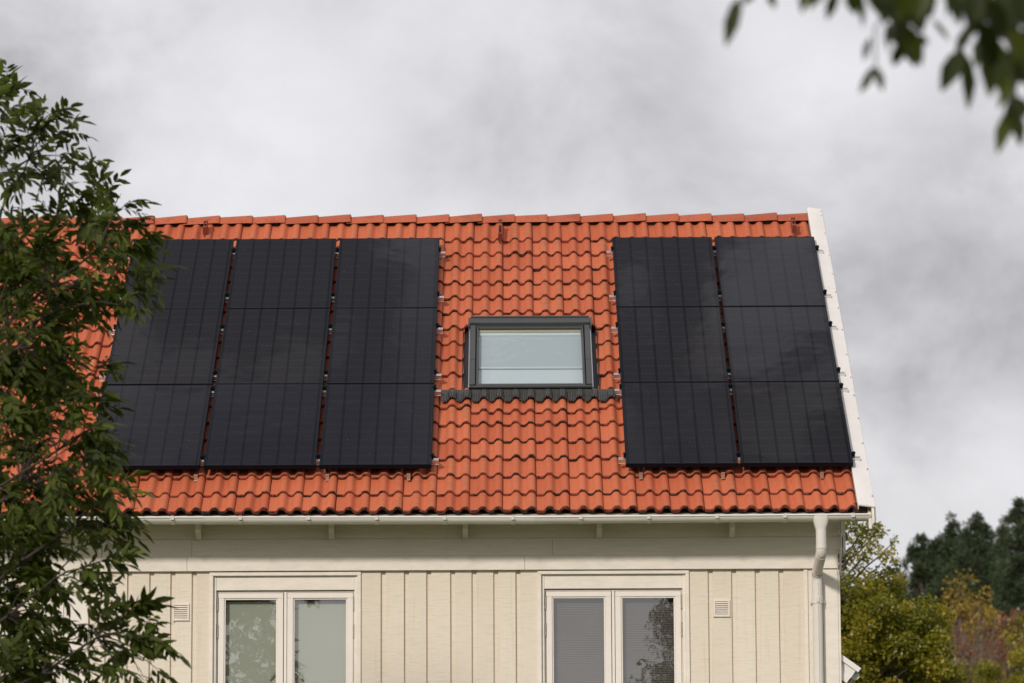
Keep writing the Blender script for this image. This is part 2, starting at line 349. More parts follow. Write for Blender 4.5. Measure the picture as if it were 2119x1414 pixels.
# tiles -------------------------------------------------------------
bot = [.022, .330] + [.67+.3474*k for k in range(0, 16)]
NX = 25; prof = []
for i in range(NX):
    u = i/(NX-1); c = .5+.5*cos(2*pi*(u-.40)/.47); c = .5+.5*sin(pi/2*(2*c-1))
    if u < .165: c = 0.0
    prof.append(c)
prof[0] = .10; prof[1] = .02
mb = MB(); A_ = .041; TW = .300; GAP = .0042
x_first = -2.785-TW*16
sky_x0, sky_x1 = -.46, .80
for k, sb in enumerate(bot):
    for j in range(0, 37):
        x0 = x_first+j*TW
        if x0 > XV-.02: continue
        xc = x0+TW/2; s0 = sb
        top = min(sb+.40, RIDGE-.03) if k < len(bot)-1 else RIDGE-.05
        h0 = RNG.normal(0, .0018); tw = RNG.normal(0, .0022); ds = RNG.normal(0, .003); dx = RNG.normal(0, .0012); var = RNG.random()
        xa, xb = x0, x0+TW-GAP
        cut = False
        if s0 < 2.0 < top: pass
        if sky_x0 < xc < sky_x1:                           # tiles around the roof window
            if 1.9 < sb < 2.4:                             # the row under the apron is pushed down
                s0 = sb-.11; top = 2.40
            elif 2.4 <= sb < 3.70: continue
        # tiles cut along the sides of the roof window
        if 2.1 < sb < 3.62:
            if xa < -.46 < xb or (xa < sky_x0 and xb > -.455): xb = -.458
            if xa < .80 < xb: xa = .812
        if k == 17 and False: continue
        if abs(xc-(-.05)) < .14 and abs(sb-5.53) < .1: h0 += .008; tw += .006
        if xb > XV: xb = XV
        if xb-xa < .05: continue
        verts = []; ed = []; pr = []
        us = [i/(NX-1) for i in range(NX)]
        cols = [(x0+u*(TW-GAP), prof[i]) for i, u in enumerate(us)]
        cols = [(x, q) for x, q in cols if xa-1e-6 <= x <= xb+1e-6]
        if len(cols) < 3: continue
        def H(q, s, x): return A_*q - .026*(s-sb)/.3474 + h0 + tw*(x-xc)/.15
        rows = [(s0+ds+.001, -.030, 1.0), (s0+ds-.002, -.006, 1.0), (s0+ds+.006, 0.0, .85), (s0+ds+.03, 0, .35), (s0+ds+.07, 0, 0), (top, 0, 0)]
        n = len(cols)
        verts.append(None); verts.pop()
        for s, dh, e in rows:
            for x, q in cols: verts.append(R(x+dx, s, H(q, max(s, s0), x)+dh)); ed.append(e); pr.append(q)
        faces = [(r*n+i, r*n+i+1, (r+1)*n+i+1, (r+1)*n+i) for r in range(len(rows)-1) for i in range(n-1)]
        nb = len(verts)
        for ii in (0, n-1):                                # side skirts
            for s, dh, e in rows[1:]:
                x, q = cols[ii]; verts.append(R(x+dx, s, H(q, max(s, s0), x)-.022)); ed.append(0.2); pr.append(q)
        m = len(rows)-1
        for r in range(m-1):
            a, b = (r+1)*n, (r+2)*n; c_, d_ = nb+r, nb+r+1; faces.append((a, b, d_, c_))
            a, b = (r+1)*n+n-1, (r+2)*n+n-1; c_, d_ = nb+m+r, nb+m+r+1; faces.append((a, c_, d_, b))
        mb.add(verts, faces, edge=ed, prof=pr, var=var)
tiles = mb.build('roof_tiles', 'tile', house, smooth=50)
tiles['label'] = 'orange wavy concrete roof tiles'
# roof body under the tiles
mb = MB(); SU = -.045
s_in = .06
mb.add([R(XL-.3, s_in, SU), R(XV+.03, s_in, SU), R(XV+.03, RIDGE-.05, SU), R(XL-.3, RIDGE-.05, SU)], [(0, 1, 2, 3)])
yr, zr = R(0, RIDGE, -.04)[1:]; 
def Rb(x, s, h): p = R(x, s, h); return (p[0], 2*yr-p[1], p[2])
mb.build('roof_underlay', 'dark_gap', house)
mb = MB(); mb.add([Rb(XL-.3, 0, .0), Rb(XV, 0, .0), Rb(XV, RIDGE, 0), Rb(XL-.3, RIDGE, 0), Rb(XL-.3, 0, -.1), Rb(XV, 0, -.1), Rb(XV, RIDGE, -.1), Rb(XL-.3, RIDGE, -.1)], [(0, 1, 2, 3), (4, 5, 6, 7), (0, 1, 5, 4), (1, 2, 6, 5), (3, 0, 4, 7)], edge=0, prof=0, var=.5)
mb.build('rear_roof_slope', 'tile', house)
# roof deck (soffit boards)
mb = MB(); mb.add([R(XL-.2, .10, -.07), R(XV-.02, .10, -.07), R(XV-.02, 6.4, -.07), R(XL-.2, 6.4, -.07), R(XL-.2, .10, -.10), R(XV-.02, .10, -.10), R(XV-.02, 6.4, -.10), R(XL-.2, 6.4, -.10)], [(0,1,2,3), (7,6,5,4), (0,4,5,1), (1,5,6,2), (3,7,4,0)])
mb.build('soffit_boards', 'cream_h', house)
# ridge tiles
mb = MB(); RL = .3405; xr0 = -.645-RL*20
for k in range(0, 33):
    xa = xr0+k*RL-.045; xb = xr0+(k+1)*RL
    if xb > XV+.02: xb = XV+.02
    if xa > XV-.05: continue
    va = RNG.random(); j1, j2 = RNG.normal(0, .003), RNG.normal(0, .003); dy = RNG.normal(0, .003)
    verts = []; sec = [(-.130, -.068), (-.116, -.020), (-.080, .014), (-.030, .027), (.030, .027), (.080, .014), (.116, -.020), (.130, -.068)]
    xm = xb-.012
    for x, sc_, up in ((xa, .86, -.014+j1), (xm, 1.03, .010+j2), (xb, .985, .005+j2)):
        for a, b in sec: verts.append((x, yr+a*sc_+dy, zr+.055+b*sc_+up))
    for (a, b) in sec: verts.append((xb, yr+a*.88+dy, zr+.055+b*.86-.004+j2))
    n = len(sec); f = [(r*n+i, (r+1)*n+i, (r+1)*n+i+1, r*n+i+1) for r in range(3) for i in range(n-1)]
    mb.add(verts, f, var=va)
ridge = mb.build('ridge_tiles', 'ridge', house, smooth=25)
mb = MB(); mb.box(XL-.25, XV, yr-.06, yr+.09, zr-.05, zr+.03); mb.build('ridge_board', 'dark_gap', house)

# verge flashing, barge boards ----------------------------------------
mb = MB()
for i, (sa, sb_) in enumerate([(-.025, 2.322), (2.31, 4.582), (4.57, 6.53)]):
    lift = .004*i
    pl = [(XV-.012, .052+lift), (XV-.012, .098+lift), (XV+.004, .102+lift), (XV+.088, .090+lift), (XV+.142, .080+lift), (XV+.146+lift*.4, .070+lift), (XV+.146+lift*.4, -.03), (XV+.156+lift*.4, -.042), (XV+.156+lift*.4, -.046), (XV+.141, -.03), (XV+.139, .07), (XV-.004, .09), (XV-.006, .052)]
    mb.prism(pl, sa, sb_, lambda s, x, h: R(x, s, h-.034))
verge = mb.build('verge_flashing', 'metal_white', house, smooth=30)
for s in [0.1, .62, 1.13, 1.64, 2.12, 2.5, 3.0, 3.55, 4.05, 4.42, 4.85, 5.3, 5.85, 6.3, 6.40]:
    c = Vector(R(XV+.130, s+.06, .055)); nrm = Vector((0, -SA, CA)); mb = MB(); mb.tube([c-nrm*.004, c+nrm*.008], .0045, 6); mb.build('screw', 'hinge', house)
mb = MB()   # barge board and its outer batten
pb = lambda sa, sb_, h0, h1, x0, x1: mb.add([R(x, s, h) for x in (x0, x1) for s in (sa, sb_) for h in (h0, h1)], [(0,1,3,2), (4,6,7,5), (0,4,5,1), (2,3,7,6), (0,2,6,4), (1,5,7,3)])
def vb(x0, x1, s1, drop0, drop1):   # a sloping board whose lower end is cut plumb
    pts = []
    for x in (x0, x1):
        a = Vector(R(x, -.06, .03)); b = Vector(R(x, s1, .03))
        pts += [a-Vector((0, 0, drop0)), b-Vector((0, 0, drop0)), b-Vector((0, 0, drop1)), a-Vector((0, 0, drop1))]
    mb.add(pts, [(0,1,2,3), (7,6,5,4), (0,4,5,1), (1,5,6,2), (2,6,7,3), (3,7,4,0)])
vb(XV+.080, XV+.105, 6.4, .07, .165); vb(XV+.109, XV+.131, 6.4, .0, .115)
mb.build('barge_board', 'trim', house)
mb = MB(); mb.box(XV-.05, XV+.079, Y0+.03, Y0+.05, 5.245, 5.335); mb.build('verge_shade_block', 'dark_gap', house)  # dark block added to fill the open verge end as gap shade

# walls ---------------------------------------------------------------
ZT = 5.16
mb = MB(); WX = [-2.058, .905]                       # window centres
WH, WTOP, WBOT = .684, 4.785, 3.20
grooves_px = [306.5, 350.2, 394.4, 786, 834.2, 880.4, 930, 974.2, 1019.3, 1065.2, 1463.8, 1512.3, 1561, 1610.2]
gx = [(g-1059.5)/229.3-.002 for g in grooves_px]
x = gx[0]-.2; left = []
while x > XL+.1: left.append(x); x -= .199
gx = sorted(left+gx); GW = .043
edges = [XL]+[e for g in gx for e in (g, g+GW)]+[XR]
segs = [(edges[i], edges[i+1]) for i in range(0, len(edges), 2)]
def ysub(x0, x1):
    """pieces of a board not covered by a window"""
    for c in WX:
        a, b = c-WH+.01, c+WH-.01
        if x0 < b and x1 > a:
            o_ = []
            if x0 < a-.005: o_.append((x0, a, 0, ZT))
            if x1 > b+.005: o_.append((b, x1, 0, ZT))
            o_.append((max(x0, a), min(x1, b), 0, WBOT)); o_.append((max(x0, a), min(x1, b), WTOP-.02, ZT)); return o_
    return [(x0, x1, 0, ZT)]
for (a, b) in segs:
    v = RNG.random(); j = RNG.normal(0, .0009)
    for (p, q, z0, z1) in ysub(a, b): mb.box(p, q, YW+j, YW+.0205, z0, z1, bev=.003, var=v)
for x0, x1, z0, z1 in ([(XL+.02, WX[0]-WH+.01, 0, ZT), (WX[0]+WH-.01, WX[1]-WH+.01, 0, ZT), (WX[1]+WH-.01, XR-.01, 0, ZT)]+[(c-WH+.01, c+WH-.01, a, b) for c in WX for a, b in ((0, WBOT), (WTOP-.02, ZT))]):
    mb.box(x0, x1, YW+.021, YW+.10, z0, z1, var=.35)
front = mb.build('wall', 'siding', house); front['label'] = 'front wall of cream vertical boards'
YB = 2*yr-YW                                            # rear wall
mb = MB(); zr_ = zr-.14
mb.add([(XR, YW+.1, 0), (XR, YB, 0), (XR, YB, ZT), (XR, yr, zr_), (XR, YW+.1, ZT), (XL, YW+.1, 0), (XL, YB, 0), (XL, YB, ZT), (XL, yr, zr_), (XL, YW+.1, ZT)], [(0,1,2,3,4), (9,8,7,6,5), (1,6,7,2)], var=.5)
mb.build('gable_walls', 'siding', house)
# boards under the eave: upper board, lower board, frieze
mb = MB(); mb.box(XL, 2.985, YW-.012, YW-.001, 5.085, 5.30, bev=.002); mb.box(2.985, 3.01, YW-.010, YW+5, 4.93, 5.25)
for a, b in ((XL, -2.905), (-2.903, .36), (.362, 2.975)): mb.box(a, b, YW-.017+RNG.normal(0, .0008), YW-.0015, 4.925, 5.083, bev=.002)
mb.build('eave_board', 'cream_h', house)
mb = MB()
for a, b in ((XL, -2.945), (-2.943, .105), (.107, XR+.002)): mb.box(a, b, YW-.042+RNG.normal(0, .001), YW-.018, 4.792, 4.924, bev=.003)
mb.box(XL, XR-.01, YW-.018, YW-.001, 4.80, 4.921)
mb.build('frieze_board', 'trim', house)
for px in (404-280, 406.5, 683, 961, 1239, 1514.5):
    x = (px-1059.5)/230.2+ (.0); mb = MB()
    pl = [(Y0-.02+.05, 5.30), (Y0+.03, 5.20), (YW-.013, 5.087), (YW-.013, 5.36), (Y0+.10, 5.36)]
    pl = [(Y0+.22, 5.33), (YW-.20, 5.15), (YW-.065, 5.078), (YW-.018, 5.078), (YW-.018, 5.36), (Y0+.25, 5.36)]
    mb.prism(pl, x-.024, x+.024, lambda x_, y, z: (x_, y, z)); r = mb.build('rafter_end', 'cream_h', house)
# fascia / drip sheet above the gutter
mb = MB(); mb.add([(x, y, z) for x in (XL-.3, 3.16) for (y, z) in ((Y0+.16, 5.29), (Y0+.045, 5.236), (Y0+.038, 5.225), (Y0+.045, 5.190))], [(0,4,5,1), (1,5,6,2), (2,6,7,3)])
mb.build('eave_flashing', 'gutter', house)
# gutter
GY, GZ, GR = Y0-.018, 5.212, .060
mb = MB(); xs_ = [XL-.3, -2.63, -2.62, 3.19]
def gut(xa, xb, dz0, dz1, r):
    arc = [(-r*cos(a), -r*sin(a)*.80) for a in np.linspace(-.12, pi, 15)]; inner = [(p*.955, q*.955) for p, q in arc][::-1]; pl = arc+inner
    v = [(xa, GY+a, GZ+dz0+b) for a, b in pl]+[(xb, GY+a, GZ+dz1+b) for a, b in pl]; n = len(pl)
    mb.add(v, [(i, (i+1) % n, (i+1) % n+n, i+n) for i in range(n)]+[tuple(range(n))[::-1], tuple(range(n, 2*n))])
gut(XL-.3, -2.66, .012, .003, GR); gut(-2.74, .2, .003, -.008, GR+.003); gut(.2, 3.185, -.008, .003, GR)
mb.add([(3.186, GY+a, GZ+b) for a, b in [(-GR, .0)]+[(-GR*cos(t), -GR*sin(t)*.80) for t in np.linspace(0, pi, 12)]+[(GR, .0)]], [tuple(range(14))])
gutter = mb.build('gutter', 'gutter', house, smooth=40); gutter['label'] = 'cream half-round gutter along the eave'
mb = MB(); mb.tube([(XL-.3, GY-GR-.003, GZ+.020), (-2.68, GY-GR-.003, GZ+.011), (.2, GY-GR-.003, GZ), (3.185, GY-GR-.003, GZ+.011)], .0085, 10); mb.build('gutter_rim', 'metal_white', gutter, smooth=40)
def gz(x): return .003-.011*(x+2.7)/2.9 if x < .2 else -.008+.011*(x-.2)/2.985
for k in range(0, 18):
    x = 3.03-.606*k; mb = MB(); r = GR+.004
    arc = [(-r*cos(a), -r*sin(a)*.82) for a in np.linspace(-.30, pi*.9, 14)]; inner = [(p*1.045-.001, q*1.045) for p, q in arc][::-1]
    mb.prism(arc+inner, x-.017, x+.017, lambda x_, a, b: (x_, GY+a, GZ+gz(x)+b))
    mb.box(x-.016, x+.016, GY-r-.0125, GY-r-.002, GZ+gz(x)-.020, GZ+gz(x)+.0205, bev=.003)
    b = mb.build('gutter_bracket', 'gutter', gutter, smooth=40)
# downpipe
PX = 2.745; mb = MB()
fu = [(GZ+.002, .072, .066), (GZ-.040, .070, .064), (GZ-.122, .047, .047), (GZ-.130, .047, .047)]; verts = []; nn = 20
zb = GZ-.13
for z, rx, ry in fu:
    for j in range(nn):
        a = 2*pi*j/nn; sq = .5 if z > GZ-.1 else 1.0
        cx_, cy_ = cos(a), sin(a); cx_ = math.copysign(abs(cx_)**sq, cx_); cy_ = math.copysign(abs(cy_)**sq, cy_)
        verts.append((PX+rx*cx_, GY-.008+ry*cy_, z))
mb.add(verts, [(r*nn+j, r*nn+(j+1) % nn, (r+1)*nn+(j+1) % nn, (r+1)*nn+j) for r in range(3) for j in range(nn)])
downpipe = mb.build('downpipe', 'pipe', house, smooth=35); downpipe['label'] = 'pale downpipe with swan neck at the corner'
mb = MB(); yA, yB = GY-.012, YW-.075
path = [(PX, yA, zb+.01), (PX, yA, zb-.14)]
for t in np.linspace(0, 1, 7)[1:]: path.append((PX, yA+.05*(1-cos(t*pi/2*.72)), zb-.14-.075*sin(t*pi/2*.72)))
path += [(PX-.002, yB-.055, zb-.315)]
for t in np.linspace(0, 1, 7)[1:]: path.append((PX-.004, yB-.055+.055*sin(t*pi/2), zb-.315-.09*t))
mb.tube(path, .047, 20); 
for i in (1, 7, 8, 14):
    p = Vector(path[i]); q = Vector(path[min(i+1, len(path)-1)]); dd = (q-p).normalized(); mb.tube([p, p+dd*.018], .0500, 20)
mb.build('swan_neck', 'pipe', downpipe, smooth=40)
for i in (8, 9):
    p = Vector(path[i]); q = Vector(path[i+1 if i == 8 else i+1]); dd = (q-p).normalized(); p = p if i == 8 else p-dd*.0; mb = MB(); mb.tube([p+dd*.019, p+dd*.0235], .0482, 20); mb.build('joint_ring', 'dark_gap', downpipe, smooth=40)
mb = MB(); mb.tube([(PX-.004, yB, zb-.39), (PX-.004, yB, .1)], .0445, 20); mb.tube([(PX-.004, yB, zb-.395), (PX-.004, yB, zb-.60)], .0480, 20)
mb.box(PX-.008, PX+.002, yB-.051, yB-.042, .1, zb-.40, bev=.002); mb.build('pipe_section', 'pipe', downpipe, smooth=40)
mb = MB(); mb.tube([(PX-.004, yB, zb-.545), (PX-.004, yB, zb-.61)], .051, 20); mb.box(PX-.016, PX+.010, yB-.060, yB-.046, zb-.60, zb-.55, bev=.003); mb.box(PX-.075, PX+.066, yB+.02, yB+.03, zb-.60, zb-.585)
mb.box(PX-.02, PX+.012, yB, YW-.0, zb-.60, zb-.57); mb.build('pipe_clamp', 'pipe', downpipe, smooth=40)
# corner boards
mb = MB(); mb.box(2.795, XR, YW-.024, YW-.001, 0, 4.790, bev=.004); mb.box(XR+.001, XR+.02, YW-.020, YW+.14, 0, 4.790, bev=.003)
mb.box(2.625, 2.662, YW-.022, YW-.001, 0, 4.79, bev=.003); mb.box(2.664, 2.793, YW-.010, YW-.001, 0, 4.79)
mb.build('corner_board', 'trim', house)
mb = MB(); mb.box(-4.085, -4.055, YW-.035, YW-.001, 0, 4.79, bev=.003); mb.box(-4.054, -3.845, YW-.022, YW-.001, 0, 4.79, bev=.003); mb.box(-3.87, -3.832, YW-.032, YW-.0225, 0, 4.79, bev=.003)
mb.build('cover_board', 'sash', house)
# cable with clips at the corner, gable light
mb = MB(); cx0 = 2.958
mb.tube([(cx0+.012, YW-.045, 5.26), (cx0+.006, YW-.045, 5.05), (cx0, YW-.045, 4.93), (cx0-.003, YW-.052, 4.80), (cx0-.006, YW-.05, 4.755), (cx0+.004, YW-.02, 4.73)], .009, 8)
cable = mb.build('wall_cable', 'gutter', house, smooth=40)
for z in (5.155, 5.10, 4.965, 4.83, 4.76): 
    mb = MB(); mb.box(cx0-.018, cx0+.022, YW-.058, YW-.010, z-.006, z+.006, bev=.002); mb.build('cable_clip', 'trim', cable)
mb = MB(); mb.box(3.0105, 3.03, YW+.05, YW+.15, 5.07, 5.13, bev=.01); mb.box(3.0, 3.035, YW+.1, YW+.5, 5.12, 5.135); mb.build('gable_lamp', 'cladding', house)

# wall vents
for cx_, cz_ in ((-2.999, 4.429), (1.882, 4.442)):
    mb = MB(); a = .074; yv = YW-.004
    for q in ((-a, a, a-.016, a), (-a, a, -a, -a+.016), (-a, -a+.016, -a+.016, a-.016), (a-.016, a, -a+.016, a-.016)): mb.box(cx_+q[0], cx_+q[1], yv-.010, yv+.003, cz_+q[2], cz_+q[3], bev=.002)
    mb.box(cx_-a-.004, cx_+a+.004, yv-.013, yv+.003, cz_-a-.006, cz_-a-.0005)
    vf = mb.build('wall_vent', 'trim', house)
    mb = MB()
    for k in range(6):
        z = cz_-.047+k*.0188; mb.add([(x, y, zz) for x in (cx_-a+.017, cx_+a-.017) for y, zz in ((yv-.010, z-.006), (yv+.002, z+.006), (yv+.002, z+.0085), (yv-.010, z-.003))], [(0,4,5,1), (1,5,6,2), (2,6,7,3), (3,7,4,0)])
    mb.build('vent_louvres', 'trim', vf)
    mb = MB(); mb.box(cx_-a+.012, cx_+a-.012, yv+.0022, yv+.0035, cz_-a+.012, cz_+a-.012); mb.build('vent_back', 'room', vf)

# windows -------------------------------------------------------------
def window(cx, top, kind, tilt):
    def X(v): return cx+v
    mb = MB(); y0 = YW-.020; t = .034; B = WBOT
    mb.box(X(-WH), X(WH), y0, YW+.04, top-t, top, bev=.003); mb.box(X(-WH), X(-WH+t), y0, YW+.04, B, top-t-.0005, bev=.003); mb.box(X(WH-t), X(WH), y0, YW+.04, B, top-t-.0005, bev=.003)
    casing = mb.build('window', 'trim', house)
    casing['label'] = 'white window with pale green frosted panes' if kind == 'film' else 'white window with grey slatted blinds'
    mb = MB(); mb.box(X(-WH+t+.026), X(WH-t-.026), YW+.014, YW+.05, top-.163, top-t-.001, bev=.003)
    mb.box(X(-WH+t), X(-WH+t+.026), YW+.010, YW+.06, B, top-t-.0005, bev=.002); mb.box(X(WH-t-.026), X(WH-t), YW+.010, YW+.06, B, top-t-.0005, bev=.002)
    mb.build('window_lining', 'trim', casing)
    zt = top-.170; yf = YW+.036
    mb = MB(); mb.box(X(-.622), X(.622), yf+.008, yf+.09, zt-.012, zt, bev=.001); mb.box(X(-.622), X(-.612), yf+.008, yf+.09, B, zt-.012); mb.box(X(.616), X(.622), yf+.008, yf+.09, B, zt-.012); mb.box(X(-.0135), X(.0115), yf+.006, yf+.09, B, zt-.0125, bev=.002)
    mb.build('window_frame', 'sash', casing)
    for sx, a, b in ((-1, -.607, -.0195), (1, .0165, .612)):
        mb = MB(); zc = zt-.016; st = .053; hd = .048; th = yf+.045; m0 = .060
        ji = RNG.normal(0, .001)
        mb.box(X(a), X(b), yf+ji, th, zc-hd, zc, bev=.003); mb.box(X(a), X(b), yf+ji, th, B+.02, B+.09, bev=.003)
        mb.box(X(a), X(a+st), yf+ji, th, B+.09, zc-hd-.0006, bev=.003); mb.box(X(b-st), X(b), yf+ji, th, B+.09, zc-hd-.0006, bev=.003)
        g = .013                                              # glazing bead
        mb.box(X(a+st+.0006), X(b-st-.0006), yf+.010, th, zc-hd-g, zc-hd-.001, bev=.002)
        mb.box(X(a+st+.0006), X(a+st+g), yf+.010, th, B+.091, zc-hd-g-.0005, bev=.002); mb.box(X(b-st-g), X(b-st-.0006), yf+.010, th, B+.091, zc-hd-g-.0005, bev=.002)
        mb.build('casement', 'sash', casing)
        mb = MB(); xa, xb, yg = a+st+.004, b-st-.004, yf+.024; gt = zc-hd-.004
        mb.add([(X(xa), yg+RNG.normal(0, .0006), B+.08), (X(xb), yg+RNG.normal(0, .0006), B+.08), (X(xb), yg+tilt*sx, gt), (X(xa), yg+tilt, gt)], [(0, 1, 2, 3)]); mb.build('pane', 'glass', casing)
        for dz in (.115, .363):
            mb = MB(); xh = X(a-.006) if sx < 0 else X(b+.006); zh = zt-dz
            mb.tube([(xh, yf-.004, zh+.060), (xh, yf-.004, zh+.002)], .0085, 10); mb.tube([(xh, yf-.004, zh-.002), (xh, yf-.004, zh-.060)], .0085, 10); mb.tube([(xh, yf-.004, zh+.064), (xh, yf-.004, zh-.064)], .005, 8)
            mb.box(xh-.004, xh+.004, yf-.002, yf+.012, zh-.06, zh+.06); mb.build('hinge', 'hinge', casing, smooth=40)
        yb = yg+.055
        if kind == 'film':
            mb = MB(); mb.box(X(a+st+.012), X(b-st+.03), yb, yb+.004, B, gt-.018); mb.build('blind', 'film', casing)
            mb = MB(); xs0 = X(b-st-.012) if sx < 0 else X(a+st+.012); dirn = -sx; zz = 3.885
            mb.tube([(xs0, yg+.012, zz), (xs0-dirn*(-1)*(.012 if sx > 0 else .012)*(1), yg+.02, zz+.0)]+[(xs0+sx*.018, yg+.025, zz-.004), (xs0+sx*.065, yg+.025, zz-.062)], .0085, 8); mb.build('window_handle', 'chrome', casing, smooth=40)
        else:
            mb = MB(); z = gt-.03; 
            while z > B+.05:
                mb.add([(xx, yy, zz_) for xx in (X(a+st-.01), X(b-st+.01)) for yy, zz_ in ((yb, z-.0075), (yb+.004, z-.002), (yb+.009, z+.0065))], [(0, 3, 4, 1), (1, 4, 5, 2)]); z -= .0158
            mb.box(X(a+st-.01), X(b-st+.01), yb-.002, yb+.02, gt-.022, gt-.002)
            mb.build('blind', 'blind_grey', casing)
            mb = MB(); mb.box(X(a+st-.02), X(b-st+.02), yb+.012, yb+.014, B, gt-.02); mb.build('blind_backing', 'room', casing)
    mb = MB(); r0, r1, zf = YW+.13, YW+1.6, B+.0     # the room behind
    mb.add([(X(-.62), r0, B), (X(.62), r0, B), (X(.62), r1, B), (X(-.62), r1, B), (X(-.62), r0, zt), (X(.62), r0, zt), (X(.62), r1, zt), (X(-.62), r1, zt)], [(0,1,2,3), (4,5,6,7), (3,2,6,7), (0,3,7,4), (1,2,6,5)])
    mb.build('window_room', 'room', casing)
    mb = MB(); mb.box(X(-WH-.02), X(WH+.02), YW-.06, YW+.04, B-.03, B-.001, bev=.004); mb.build('sill', 'trim', casing)
window(WX[0], WTOP, 'film', .0012); window(WX[1], WTOP+.002, 'blind', -.001)

# roof window ---------------------------------------------------------
def RB(mb, x0, x1, s0, s1, h0, h1, bev=.003, **k): mb.box(x0, x1, s0, s1, h0, h1, T=lambda x, s, h: R(x, s, h), bev=bev, **k)
rc = .176; rh = .590
mb = MB()                                            # metal cover frame
RB(mb, rc-rh+.006, rc+rh-.006, 3.690, 3.795, .02, .116); RB(mb, rc-rh+.012, rc+rh-.012, 3.800, 3.815, .02, .127)
RB(mb, rc-rh-.012, rc-rh+.004, 3.62, 3.81, .0, .112); RB(mb, rc+rh-.004, rc+rh+.012, 3.62, 3.81, .0, .112)
for sx in (-1, 1):
    for s0, s1, dh in ((2.375, 2.90, .0), (2.904, 3.662, .003)): RB(mb, rc+sx*(rh-.0345)-.0265, rc+sx*(rh-.0345)+.0265, s0, s1, .02, .098+dh)
RB(mb, rc-rh+.01, rc+rh-.01, 2.352, 2.3755, .062, .082)
roofw = mb.build('roof_window', 'cladding', house); roofw['label'] = 'grey framed roof window with a white blind'
for sx in (-1, 1): mb = MB(); RB(mb, rc+sx*(rh-.002)-.005, rc+sx*(rh-.002)+.005, 2.34, 3.62, .0, .082, bev=.001); mb.build('frame_edge', 'alu', roofw)
mb = MB(); ia = rh-.075                             # sash
for sx in (-1, 1): RB(mb, rc+sx*(ia-.006)-.0105, rc+sx*(ia-.006)+.0105, 2.40, 3.688, .03, .086)
RB(mb, rc-ia-.004, rc+ia+.004, 2.376, 2.405, .03, .086); RB(mb, rc-ia, rc+ia, 3.640, 3.688, .03, .080)
RB(mb, rc-rh+.065, rc+rh-.065, 2.406, 2.424, .03, .076)
mb.build('sash', 'cladding', roofw)
gi = ia-.018
mb = MB(); mb.add([R(rc-gi, 2.42, .070), R(rc+gi, 2.42, .070), R(rc+gi, 3.635, .070), R(rc-gi, 3.635, .070)], [(0, 1, 2, 3)]); mb.build('pane', 'glass_roof', roofw)
mb = MB(); RB(mb, rc-gi, rc+gi, 3.595, 3.632, .0, .060, bev=.002); mb.build('inner_frame', 'pine_wood', roofw)
mb = MB(); RB(mb, rc-gi, rc+gi, 3.548, 3.592, .0, .050, bev=.006); mb.build('blind_cassette', 'blind_lower', roofw); mb = MB(); RB(mb, rc-gi, rc+gi, 2.842, 2.862, .02, .038, bev=.003); mb.build('blind_rail', 'blind_lower', roofw)
mb = MB(); mb.add([R(rc-gi, 2.862, .026), R(rc+gi, 2.862, .026), R(rc+gi, 3.55, .026), R(rc-gi, 3.55, .026)], [(0, 1, 2, 3)]); mb.build('blind', 'blind_white', roofw)
mb = MB(); mb.add([R(rc-gi, 2.41, .014), R(rc+gi, 2.41, .014), R(rc+gi, 2.862, .014), R(rc-gi, 2.862, .014)], [(0, 1, 2, 3)]); mb.build('lower_screen', 'blind_lower', roofw)
mb = MB()                                            # flashing gutters at the sides and the upstand below
for sx in (-1, 1): RB(mb, rc+sx*(rh+.035)-.030, rc+sx*(rh+.035)+.030, 2.30, 3.70, -.03, -.012, bev=.002); RB(mb, rc+sx*(rh+.062)-.003, rc+sx*(rh+.062)+.003, 2.30, 3.74, -.03, .015, bev=0); RB(mb, rc+sx*(rh+.025)-.018, rc+sx*(rh+.025)+.018, 2.30, 2.345, -.03, .05, bev=.002)
RB(mb, rc-rh+.006, rc+rh-.006, 2.362, 2.374, -.03, .060); RB(mb, rc-rh-.02, rc+rh+.02, 2.350, 2.3615, -.03, .034)
mb.build('side_flashing', 'cladding_dark', roofw)
mb = MB(); xa, xb = -.672, .995; NP = 560; verts = []; rows = [(2.362, 0, 0), (2.335, .6, .35), (2.25, 1, 1), (2.165, 1, 1), (2.162, 1, 1)]
for r, (s, wv, pl_) in enumerate(rows):
    for i in range(NP+1):
        x = xa+(xb-xa)*i/NP; u = ((x-x_first) % TW)/TW
        c = .5+.5*sin(pi/2*cos(2*pi*(u-.40)/.47)); c = c if u > .165 else 0.0
        q = .042+A_*c*wv + (.012*(1-wv)); pleat = .006*pl_*(1 if (i//4) % 2 else -1)
        ss_ = s-.018*(1-c)*(r >= 3)+.004*sin(x*61)*(r >= 3); verts.append(R(x, ss_, q+pleat-.026*(s-2.0)/.35*.4-(.012 if r == 4 else 0)))
mb.add(verts, [(r*(NP+1)+i, r*(NP+1)+i+1, (r+1)*(NP+1)+i+1, (r+1)*(NP+1)+i) for r in range(4) for i in range(NP)])
mb.build('apron', 'apron', roofw)

# red steel hooks near the ridge
for px, s0, s1 in ((430, 6.02, 6.20), (1036.5, 5.82, 6.20), (1640, 6.0, 6.22)):
    x = (px-1059.5)/199.5; mb = MB()
    RB(mb, x-.018, x-.012, s0, s1, .01, .105, bev=0); RB(mb, x+.010, x+.016, s0, s1, .01, .105, bev=0); RB(mb, x-.011, x+.009, s0, s1-.02, .03, .045, bev=0)
    RB(mb, x-.022, x+.020, s0-.03, s0-.001, .03, .125, bev=.002); mb.tube([R(x-.02, s1-.06, .12), R(x+.02, s1-.06, .12)], .012, 8); RB(mb, x-.012, x+.010, s0-.06, s0-.031, .02, .04)
    mb.build('ladder_hook', 'red_steel', house)

